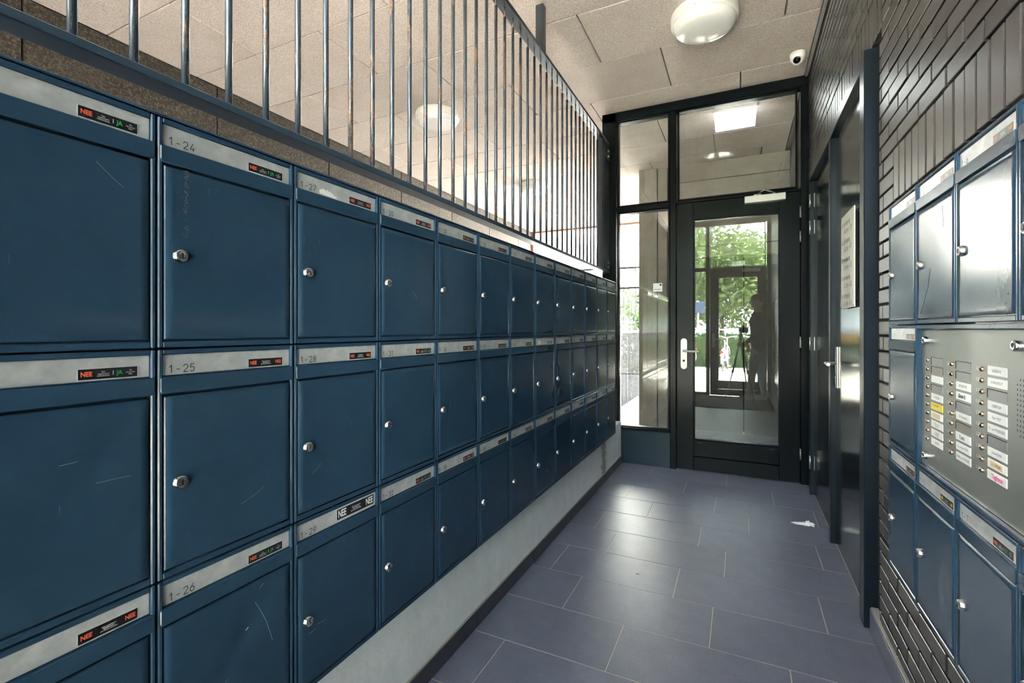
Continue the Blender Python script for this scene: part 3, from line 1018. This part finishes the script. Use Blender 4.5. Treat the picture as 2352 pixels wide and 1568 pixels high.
for i in range(30):
    c_, r_ = divmod(i, 10)
    Yb = (1.696, 1.531, 1.368)[c_]
    zz = 1.153 - .02433 * r_ - .843
    obj('button', ME_BTN, None, ic, (yloc(Yb), .0100, zz))
    text('button_number', '1-%d' % (i + 1), .0125, 'sticker_white', ic, (yloc(Yb) - .010, .0096, zz), 'RIGHT')
    nm = names[i]
    kind = 'slot_grey' if nm == '' else 'sticker_white'
    if i in (1, 16): kind = 'slot_brown'
    if nm == 'y': kind = 'sticker_yellow'
    proud = nm == 'c' or nm == 'y' or nm[:2] in ('h:', 'p:')
    if (kind, proud) not in ME_SLOT:
        me = MB().box(0, .081, -.0006 if proud else 0, .002, -.0093, .0093, .0002).mesh('name_slot'); me.materials.append(MATS[kind]); ME_SLOT[(kind, proud)] = me
    s = obj('name_slot', ME_SLOT[(kind, proud)], None, ic, (yloc(Yb) + .024, .0090, zz))
    if kind.startswith('slot'):
        MB().box(-.0006, .0016, -.0008, .001, -.0093, .0093).build('slot_edge', 'dark_hole', s)
        MB().box(0, .081, -.0008, .001, .0086, .0096).build('slot_edge', 'dark_hole', s)
    elif nm.startswith('v:'):
        MB().box(.012, .066, -.0006, .001, -.0062, .0062).build('name_strip', 'paper_cream', s)
        text('name', nm[2:], .0088, 'ink', s, (.039, -.0010, 0))
    elif nm.startswith('p:'):
        text('name', nm[2:], .0135, 'marker_pink', s, (.044, -.0014, 0), bold=.0003)
    elif nm[:2] in ('b:', 'h:'):
        text('name', nm[2:], .0125, 'ink', s, (.038, -.0014, 0), bold=.0003)
    elif nm == 'c':
        MB().box(.012, .068, -.0012, 0, -.0062, .0062).build('name_strip', 'paper_cream', s)
    elif nm == 'y':
        text('name', 'M. JANSSEN', .0085, 'ink', s, (.038, -.0014, .003))
    elif nm != '-':
        text('name', nm, .0066 if '\n' in nm else .0082, 'ink', s, (.0405, -.0004, 0))
sp = MB()
for i in range(12):
    for j in range(12):
        if (i in (0, 11) and j in (0, 11)): continue
        x = yloc(1.225) + i * .0108; z = (1.144 - .843) - j * .0096
        sp.lathe([(0, -.0003), (.0022, -.0003)], 8, 'y', (x, .0100, z))
o = sp.build('speaker_holes', 'dark_hole', ic); o['kind'] = 'stuff'

# ------------------------------------------------------------------ railing above the mailboxes
XRL = -.205
rl = thing('railing', 'blue-grey steel bar railing with rust spots above the mailbox row', 'railing', (XRL, 0, 1.757))
R0 = -1.757
MB().box(-.030, .030, YF, 4.36, 0, .020, .002).build('bottom_rail', 'rail_flat', rl)
MB().box(-.030, .030, YF, 4.36, 2.945 + R0, 2.965 + R0, .002).build('top_rail', 'rail_grey', rl)
bar = MB().tube([(0, 0, .020), (0, 0, .35), (0, 0, .7), (0, 0, 2.890 + R0)], .0080, 12)
bar.tube([(0, 0, 2.885 + R0), (0, 0, 2.946 + R0)], .0045, 8)
MEB = bar.mesh('bar'); MEB.materials.append(MATS['rail_paint'])
i = 0
y = .44 - .1002 * 10
while y < 4.12:
    # each bar keeps its own stretch of rust: the copies are shifted within the material by their own place
    obj('bar', MEB, None, rl, (0, y, 0))
    y += .1002
MB().box(-.025, .025, 2.722, 2.772, 2.965 + R0, ZC + R0 + .001, .002).build('hanger_post', 'rail_grey', rl)
MB().box(-.025, .020, 4.150, 4.200, .020, 2.945 + R0, .003).build('end_post', 'rail_grey', rl)
for za, zb in ((.028, .120), (1.05, 1.150)):
    pth = MB().box(.020, .026, 4.20, 4.395, za, zb, .001).build('fixing_plate', 'rail_grey', rl)
    for zz in (za + .025, zb - .025):
        MB().lathe([(.013, 0), (.013, .002), (.008, .002), (.008, .009), (0, .009)], 14, 'x', (.026, 4.33, zz)).build('bolt', 'steel', pth)
MB().box(-.020, .020, 4.20, 4.396, .020, 2.945 + R0, .002).build('wall_post', 'rail_grey', rl)

# ------------------------------------------------------------------ lamps, camera, emergency light
def lamp(x, y, label, group):
    t = thing('ceiling_lamp', label, 'ceiling lamp', (x, y, ZC), 0, group)
    MB().lathe([(.200, .0), (.203, -.010), (.203, -.052), (.197, -.062), (.188, -.064)], 48).build('base_ring', 'lamp_white', t)
    MB().lathe([(.190, -.060), (.188, -.075), (.176, -.098), (.150, -.112), (.090, -.120), (0, -.122)], 48).build('diffuser', 'lamp_opal', t)
    for a in (20, 140, 260):
        a = math.radians(a)
        MB().box(-.012, .012, -.006, .006, -.050, -.034, .002).build('clip', 'lamp_white', t, (.203 * math.cos(a), .203 * math.sin(a), 0), (0, 0, a + math.pi / 2))
    return t
lamp(.712, 3.262, 'round white ceiling lamp over the tiled corridor', 'round ceiling lamps')
lamp(-1.640, 3.700, 'round white ceiling lamp behind the railing bars, nearer the mailboxes', 'round ceiling lamps')
lamp(-1.660, 6.075, 'round white ceiling lamp farthest along the passage behind railing', 'round ceiling lamps')
cc = thing('security_camera', 'small white dome camera with black lens on the ceiling corner', 'camera', (1.300, 4.03, ZC))
MB().lathe([(.050, 0), (.052, -.010), (.048, -.045), (.030, -.058), (0, -.060)], 28).build('housing', 'white_plastic', cc)
dirv = Vector((-.22, -.80, -.56)).normalized()
cpos = Vector((0, 0, -.040))
bl = MB().ball(cpos, .043, 24).build('camera_ball', 'white_plastic', cc)
q = dirv.to_track_quat('Y', 'Z')
ln = MB().lathe([(.024, .034), (.024, .0425), (.018, .044), (0, .0425)], 24, 'y').build('lens', 'lens_black', cc, cpos)
ln.rotation_euler = q.to_euler()
em = thing('emergency_light', 'lit white emergency light box hanging behind the transom pane', 'emergency light', (.878, 4.76, ZC))
MB().box(-.180, .180, -.02, .03, -.030, -.0005, .002).build('housing', 'white_plastic', em)
MB().add([(-.175, -.012, -.03), (.175, -.012, -.03), (.162, -.018, -.195), (-.162, -.018, -.195), (-.175, .012, -.03), (.175, .012, -.03), (.162, .010, -.195), (-.162, .010, -.195)],
         [(0, 1, 2, 3), (4, 5, 6, 7), (0, 1, 5, 4), (3, 2, 6, 7), (0, 3, 7, 4), (1, 2, 6, 5)]).build('lit_panel', 'emergency_glow', em)

# ------------------------------------------------------------------ litter on the floor
tp = MB()
rr = random.Random(5)
for j in range(7):
    pass
n = 22; vs = []; fs = []
for i in range(n):
    for j in range(n):
        u, v = i / (n - 1) * 2 - 1, j / (n - 1) * 2 - 1
        r = math.hypot(u, v); a = math.atan2(v, u)
        sc = (.62 + .10 * math.sin(3 * a + 1) + .08 * math.sin(7 * a))
        x = u * .052 * sc; y = v * .045 * sc
        if u < -.45: x -= (abs(u) - .45) * .11; y *= max(.15, 1 - (abs(u) - .45) * 1.7)
        z = .004 + .030 * max(0, 1 - r * .8) * (.55 + .45 * math.sin(9 * r + 2 * a)) + rr.uniform(0, .003)
        vs.append((x, y, max(.001, z)))
for i in range(n - 1):
    for j in range(n - 1):
        fs.append((i * n + j, (i + 1) * n + j, (i + 1) * n + j + 1, i * n + j + 1))
tp.add(vs, fs, 0, True)
o = tp.build('crumpled_tissue', 'paper', None, (1.305, 3.50, 0), (0, 0, .1))
tag(o, 'crumpled white tissue lying on the dark floor tiles', 'tissue')
lf = MB(); lf.add([(-.010, 0, .001), (0, -.005, .004), (.012, 0, .002), (0, .005, .0035)], [(0, 1, 2, 3)])
lf.add([(-.010, 0, 0), (0, -.005, .003), (.012, 0, .001), (0, .005, .0025)], [(0, 1, 2, 3)])
o = lf.build('dry_leaf', 'brown_trim', None, (.452, 2.43, 0), (0, 0, .6)); tag(o, 'tiny dry brown leaf lying on the floor tiles', 'leaf')
dm = MB().box(-.03, 1.39, -.66, .80, .0005, .012, .004).build('entrance_mat', 'doormat'); tag(dm, 'dark ribbed entrance mat reflected in the door glass', 'mat')

# ------------------------------------------------------------------ outdoors beyond the passage
def fence(name, label, p0, p1, z0, z1, rails, pitch, r, group=None, posts=(0,)):
    p0 = Vector(p0); p1 = Vector(p1); L = (p1 - p0).length
    t = thing(name, label, 'fence', (p0.x, p0.y, 0), math.atan2(p1.y - p0.y, p1.x - p0.x), group)
    for z in rails:
        MB().box(0, L, -.012, .012, z - .02, z + .02).build('rail', 'fence_black', t)
    m = MB().tube([(0, 0, z0), (0, 0, z1)], r, 8).mesh('fence_bar'); m.materials.append(MATS['fence_black'])
    k = pitch / 2
    while k < L:
        obj('fence_bar', m, None, t, (k, 0, 0)); k += pitch
    for x in posts:
        MB().box(x * L - .025, x * L + .025, -.025, .025, -.035, z1 + .03).build('post', 'fence_black', t)
    return t
fence('low_fence', 'low black bar fence seen through the sidelight pane', (-.62, 4.75, 0), (-.63, 8.6, 0), .09, 1.20, (.10, 1.20), .11, .008, posts=(0, .5, 1))
fence('tall_fence', 'tall black bar fence beyond the passage opening', (-2.9, 9.9, 0), (.6, 10.1, 0), -.02, 2.55, (.3, 2.10, 2.52), .12, .010, posts=(.02, .42, .72, .98))

def tree(name, label, x, y, h, rad, n, seed, z0=1.6, lm='leaf', trunk=.12, leaf=.16, group=None, cat='tree'):
    rr = random.Random(seed)
    t = thing(name, label, cat, (x, y, -.035), 0, group)
    tm = MB().tube([(0, 0, 0), (.05, .02, h * .3), (-.04, .03, h * .6), (.02, 0, h * .85)], [trunk, trunk * .8, trunk * .5, trunk * .2], 9)
    for k in range(7):
        a = k * 2.4 + rr.random(); zz = h * (.35 + .07 * k)
        tm.tube([(0, 0, zz), (math.cos(a) * rad * .4, math.sin(a) * rad * .4, zz + h * .08), (math.cos(a) * rad * .75, math.sin(a) * rad * .75, zz + h * .12)], [trunk * .3, trunk * .2, trunk * .06], 6)
    tm.build('trunk', 'bark', t)
    blobs = [(Vector((rr.uniform(-.6, .6) * rad, rr.uniform(-.6, .6) * rad, rr.uniform(z0 + rad * .15, h))), rr.uniform(.32, .55) * rad) for _ in range(16)]
    v = []; f = []
    for i in range(n):
        c, r = rr.choice(blobs)
        d = Vector((rr.gauss(0, 1), rr.gauss(0, 1), rr.gauss(0, 1))).normalized() * r * rr.uniform(.55, 1.08)
        p = c + d
        if p.z < z0 * .8: p.z = z0 * .8 + rr.random() * .4
        a = Vector((rr.gauss(0, 1), rr.gauss(0, 1), rr.gauss(0, .6))).normalized(); b_ = a.orthogonal().normalized()
        b_ = (b_ + Vector((0, 0, -.4))).normalized()
        s = leaf * rr.uniform(.6, 1.25); k = len(v)
        nrm = a.cross(b_) * s * .18
        v += [p - a * s, p - b_ * s * .5 + nrm, p + a * s, p + b_ * s * .5 + nrm]
        f.append((k, k + 1, k + 2, k + 3))
    me = bpy.data.meshes.new('foliage'); me.from_pydata([tuple(q) for q in v], [], f)
    fo = obj('foliage', me, lm, t); fo['kind'] = 'stuff'
    return t
tree('shrub', 'leafy green shrub behind the tall fence', -3.4, 13.0, 2.5, 1.3, 2600, 11, .3, trunk=.06, leaf=.11, cat='shrub')
tree('shrub', 'leafy shrub beside the tall fence opposite the glazed door', -1.2, 12.6, 2.1, 1.0, 2400, 12, .2, trunk=.05, leaf=.10, cat='shrub')
tree('shrub', 'broad leafy shrub at the far end of the fence', 1.4, 13.5, 2.3, 1.4, 2600, 13, .2, trunk=.06, leaf=.11, cat='shrub')

bd = thing('blocker_building', 'pale building added across the courtyard to cut sky light', 'building', (-2, 22, -.035))  # added building, blocks low sky light reaching the far end
MB().box(-22, 22, 0, 6, 0, 13, .02).build('facade', 'pale_facade', bd)
mw = MB().box(-.7, .7, -.03, .06, 0, 1.5, .01).mesh('window_unit'); mw.materials.append(MATS['lens_black'])
for i in range(11):
    for j in (0, 2, 3):
        obj('window_unit', mw, None, bd, (-18 + i * 3.6, 0, 1.6 + j * 3.0))
# ------------------------------------------------------------------ outdoors behind the entrance (seen mirrored in the panes)
TG = 'street trees reflected in the door glass'
TLAB = ['green street tree behind the hedge on the crate-bicycle side', 'green street tree right behind the white bicycles and hedge', 'green street tree behind the hedge past the plain bicycles', 'taller tree in the second row on the blue sign side', 'taller tree in the second row away from the blue sign']
for i, (x, y, h, rad, sd) in enumerate(((-5.6, -12.4, 4.6, 2.1, 21), (.2, -12.6, 4.8, 2.2, 22), (5.8, -12.3, 4.5, 2.1, 23), (-2.8, -18.0, 6.6, 2.7, 24), (3.1, -18.2, 6.6, 2.7, 25))):
    tree('street_tree', TLAB[i], x, y, h, rad, 9500, sd, 1.5, leaf=.125, group=TG)
hd = thing('hedge', 'clipped dark green hedge mirrored in the door glass behind bicycles', 'hedge', (0, -8.85, -.035))
rr = random.Random(31); v = []; f = []
for i in range(9000):
    s = rr.random()
    p = Vector((rr.uniform(-7, 7), rr.uniform(-.45, .45), rr.uniform(0, 1.05)))
    if s < .5: p.y = .45 * (1 if rr.random() < .8 else -1) + rr.gauss(0, .03)
    else: p.z = 1.05 + rr.gauss(0, .04) if s < .8 else p.z
    a = Vector((rr.gauss(0, 1), rr.gauss(0, 1), rr.gauss(0, 1))).normalized(); b_ = a.orthogonal().normalized(); q = .05 * rr.uniform(.7, 1.4); k = len(v)
    v += [p - a * q, p - b_ * q * .6, p + a * q, p + b_ * q * .6]; f.append((k, k + 1, k + 2, k + 3))
me = bpy.data.meshes.new('foliage'); me.from_pydata([tuple(q) for q in v], [], f)
fo = obj('foliage', me, 'hedge_leaf', hd); fo['kind'] = 'stuff'
MB().box(-7, 7, -.36, .36, 0, .98).build('hedge_core', 'hedge_leaf', hd)
wl = thing('white_railing', 'white street railing behind the hedge', 'railing', (0, -9.75, -.035))
for z in (.9, 1.25): MB().box(-7, 7, -.02, .02, z - .03, z + .03).build('rail', 'bike_white', wl)
mp = MB().box(-.03, .03, -.03, .03, 0, 1.30).mesh('post'); mp.materials.append(MATS['bike_white'])
for i in range(14): obj('post', mp, None, wl, (-6.5 + i, 0, 0))
ss = thing('street_sign', 'square blue street sign on a grey pole', 'sign', (-.45, -9.5, -.035))
MB().tube([(0, 0, 0), (0, 0, 2.3)], .03, 12).build('pole', 'steel', ss)
MB().box(-.22, .22, .035, .045, 1.85, 2.25, .004).build('sign_plate', 'sign_blue', ss)

def bicycle(x, y, rz, label, yellow=False):
    t = thing('bicycle', label, 'bicycle', (x, y, -.035), rz, 'bicycles parked by the hedge')
    for k, px in enumerate((-.53, .53)):
        w = MB()
        ring = [(px + .335 * math.cos(2 * math.pi * i / 32), 0, .35 + .335 * math.sin(2 * math.pi * i / 32)) for i in range(33)]
        w.tube(ring, .016, 8, cap=False)
        wh = w.build('wheel', 'tyre', t)
        sp_ = MB()
        for i in range(14):
            a = 2 * math.pi * i / 14
            sp_.tube([(px, 0, .35), (px + .325 * math.cos(a), 0, .35 + .325 * math.sin(a))], .0022, 4)
        sp_.tube([(px, -.05, .35), (px, .05, .35)], .02, 8)
        sp_.build('spokes', 'steel', wh)
        g_ = MB()
        arcp = [(px + .37 * math.cos(math.radians(a)), 0, .35 + .37 * math.sin(math.radians(a))) for a in range(20 if k else 40, 200 if k == 0 else 150, 12)]
        g_.tube(arcp, .022, 8); g_.build('mudguard', 'bike_white', t)
    fm = MB()
    bb_, seat, head, hb = (-.05, 0, .30), (-.20, 0, .80), (.36, 0, .86), (.40, 0, .68)
    for a, b_ in ((bb_, seat), (seat, head), (bb_, hb), (head, hb), (bb_, (-.53, 0, .35)), (seat, (-.53, 0, .35)), (hb, (.53, 0, .35)), (head, (.34, 0, 1.0)), (seat, (-.23, 0, .95))):
        fm.tube([a, b_], .016, 8)
    fm.build('frame', 'bike_white', t)
    MB().tube([(.10, -.28, 1.04), (.22, -.29, 1.06), (.33, -.12, 1.03), (.34, 0, 1.0), (.33, .12, 1.03), (.22, .29, 1.06), (.10, .28, 1.04)], .012, 8).build('handlebar', 'steel', t)
    MB().ball((-.25, 0, .98), (.13, .085, .04), 12).build('saddle', 'tyre', t)
    cr = MB().tube([(-.05, -.06, .30), (-.05, .06, .30)], .02, 8); cr.lathe([(0, 0), (.09, 0), (.09, .006), (0, .006)], 20, 'y', (-.05, .04, .30)); cr.tube([(-.05, .07, .30), (-.05, .07, .14)], .01, 6); cr.tube([(-.05, -.07, .30), (-.05, -.07, .46)], .01, 6)
    cr.box(-.1, 0, .07, .16, .125, .15); cr.box(-.1, 0, -.16, -.07, .45, .475)
    cr.build('crank', 'steel', t)
    MB().box(-.75, -.35, -.05, .05, .73, .745).build('carrier', 'tyre', t)
    MB().box(-.93, -.90, -.04, .04, .56, .63, .004).build('rear_light', 'reflector_red', t)
    if yellow:
        MB().box(.42, .72, -.17, .17, .92, 1.14, .02).build('front_crate', 'bike_yellow', t)
    return t
bicycle(-.55, -7.1, math.pi / 2 + .15, 'white bicycle with yellow front crate by the hedge', True)
bicycle(.52, -7.15, -math.pi / 2 + .1, 'white bicycle facing the hedge, no crate')
bicycle(1.32, -7.15, -math.pi / 2 - .12, 'white bicycle parked beside another, handlebars turned outward')

# ------------------------------------------------------------------ photographer and tripod (mirrored in the glass door)
td = thing('tripod', 'black camera tripod standing beside the photographer', 'tripod', (.93, -.03, .0122))
hubz = .98
for fx, fy in ((-.24, -.16), (.21, .36), (.12, -.40)):
    L = MB().tube([(fx * .08, fy * .08, hubz), (fx * .5, fy * .5, hubz * .52)], .014, 10)
    L.tube([(fx * .5, fy * .5, hubz * .52), (fx, fy, .016)], .010, 10)
    L.tube([(fx * .48, fy * .48, hubz * .54), (fx * .53, fy * .53, hubz * .49)], .019, 10)
    lg = L.build('leg', 'camera_black', td)
    MB().ball((fx, fy, .0128), .0125, 10).build('rubber_foot', 'tyre', lg)
MB().lathe([(0, .95), (.045, .95), (.05, .98), (.045, 1.0), (.018, 1.0), (.018, 1.06), (0, 1.06)], 18).build('hub', 'camera_black', td)
MB().box(-.03, .03, -.05, .03, 1.06, 1.158, .01).build('tripod_head', 'camera_black', td)
cb = thing('photo_camera', 'black photo camera mounted on the tripod', 'camera', (.9182 + .055, -.115, 1.1705), YAW)
MB().box(-.07, .07, -.035, .035, 0, .095, .012).build('camera_body', 'camera_black', cb)
MB().box(-.03, .03, -.03, .03, .095, .125, .01).build('viewfinder', 'camera_black', cb)
MB().lathe([(.036, 0), (.038, .035), (.034, .04), (.030, .038), (0, .030)], 24, 'y', (0, .033, .048)).build('camera_lens', 'lens_black', cb)

def person():
    root = thing('person', 'person in dark jacket and blue jeans standing beside the tripod', 'person', (1.20, -.27, .0122))
    b = MB()
    # he faces -X (towards the tripod); +Y is towards his left shoulder seen from above rotated
    def limb(pts, rs, n=14):
        b.tube(pts, rs, n)
        for p, r in zip(pts, rs): b.ball(p, r, 14)
    # trunk
    limb([(0, 0, .93), (.01, 0, 1.05), (.015, 0, 1.20), (.01, 0, 1.36), (0, 0, 1.46)], [.135, .13, .14, .15, .10])
    for s in (-1, 1):
        limb([(0, 0, 1.20), (.01, s * .10, 1.34), (0, s * .165, 1.44)], [.12, .11, .075])
        limb([(0, s * .06, .97), (0, s * .095, .90)], [.125, .105])
    # neck and head
    limb([(0, 0, 1.45), (-.015, 0, 1.56)], [.065, .056])
    b.ball((-.02, 0, 1.70), (.100, .076, .122), 20)
    b.ball((-.055, 0, 1.645), (.062, .055, .065), 16)          # jaw
    limb([(-.112, 0, 1.715), (-.135, 0, 1.682)], [.010, .016], 8)  # nose
    limb([(-.118, -.018, 1.636), (-.122, 0, 1.634), (-.118, .018, 1.636)], [.007, .009, .007], 8)   # mouth
    for s in (-1, 1):
        b.ball((-.005, s * .078, 1.69), (.024, .012, .034), 12)     # ears
        b.ball((-.098, s * .034, 1.735), (.016, .026, .010), 10)    # brow
    # legs: one stepping towards the tripod, one behind
    limb([(-.02, .08, .90), (-.09, .09, .50), (-.13, .10, .10)], [.098, .066, .048])
    limb([(-.13, .10, .075), (-.27, .11, .045)], [.045, .036])
    limb([(.02, -.08, .90), (.035, -.06, .50), (.10, -.04, .10)], [.098, .066, .048])
    limb([(.10, -.04, .075), (-.02, -.06, .045)], [.045, .036])
    # arms: right one reaching forward and down, left hanging bent
    hands = []
    for s, el, wr_ in ((1, (-.02, .235, 1.16), (-.17, .17, 1.00)), (-1, (.05, -.235, 1.16), (-.08, -.22, .95))):
        limb([(0, s * .185, 1.42), el, wr_], [.062, .048, .034])
        d = (Vector(wr_) - Vector(el)).normalized()
        side = d.cross(Vector((0, s, 0))).normalized()
        pc_ = Vector(wr_) + d * .055
        acr = Vector((0, 0, 1)).cross(d).normalized(); acr = d.cross(acr).normalized()
        limb([Vector(wr_), pc_ - acr * .016], [.028, .026], 10); limb([Vector(wr_), pc_ + acr * .016], [.028, .026], 10)
        for k, (o_, ln_) in enumerate(((-.030, .060), (-.010, .078), (.010, .084), (.030, .074))):
            p0 = pc_ + acr * o_ + d * .015; p1 = p0 + d * ln_ * .55 + Vector((-.004, -s * .008, 0)); p2 = p1 + d * ln_ * .38 + Vector((0, -s * .024, -.004))
            limb([p0, p1, p2], [.0105, .0095, .0085], 8)
        p0 = Vector(wr_) + d * .025 + acr * .030; p1 = p0 + acr * .028 + d * .022; p2 = p1 + d * .030 - Vector((0, s * .012, 0))
        limb([p0, p1, p2], [.0125, .0105, .009], 8)
        hands.append((Vector(wr_), d))
    me = b.mesh('body')
    o = bpy.data.objects.new('body', me)
    COL.objects.link(o)
    m = o.modifiers.new('r', 'REMESH'); m.mode = 'VOXEL'; m.voxel_size = .0075
    m = o.modifiers.new('s', 'SMOOTH'); m.factor = .5; m.iterations = 4
    bpy.context.view_layer.update()
    me2 = bpy.data.meshes.new_from_object(o.evaluated_get(bpy.context.evaluated_depsgraph_get()))
    bpy.data.objects.remove(o)
    me2.name = 'body'
    me2.materials.clear()
    for mm in ('skin', 'jacket', 'jeans'): me2.materials.append(MATS[mm])
    for p in me2.polygons:
        c = p.center; k = 1
        if c.z > 1.515: k = 0
        elif c.z < .90 and abs(c.y) < .165: k = 2
        for w_, d in hands:
            if (c - w_).dot(d) > .005 and (c - w_).length < .24: k = 0
        p.material_index = k; p.use_smooth = True
    obj('body', me2, None, root)
    h = MB(); h.lathe([(.088, -.02), (.106, .03), (.102, .075), (.070, .115), (0, .130)], 24, 'z', (-.008, 0, 1.705))
    hm = h.mesh('hair')
    for v_ in hm.vertices: v_.co.y *= .80
    obj('hair', hm, 'hair', root)
    ey = MB()
    for s in (-1, 1): ey.ball((-.108, s * .033, 1.712), .010, 10)
    ey.build('eyes', 'ink', root)
    for (a, b_) in (((-.10, .10, 0), (-.295, .112, 0)), ((.14, -.04, 0), (-.055, -.064, 0))):
        A, B = Vector(a), Vector(b_)
        s_ = MB(); s_.tube([A + Vector((.0, 0, .05)), A.lerp(B, .45) + Vector((0, 0, .055)), A.lerp(B, .8) + Vector((0, 0, .042)), B + Vector((0, 0, .034))], [.050, .051, .044, .030], 14)
        s_.tube([A + Vector((.02, 0, .05)), A + Vector((-.005, 0, .12))], [.05, .054], 14)
        sm = s_.mesh('shoe')
        for v_ in sm.vertices: v_.co.z = max(v_.co.z, .0005)
        obj('shoe', sm, 'shoe', root)
person()
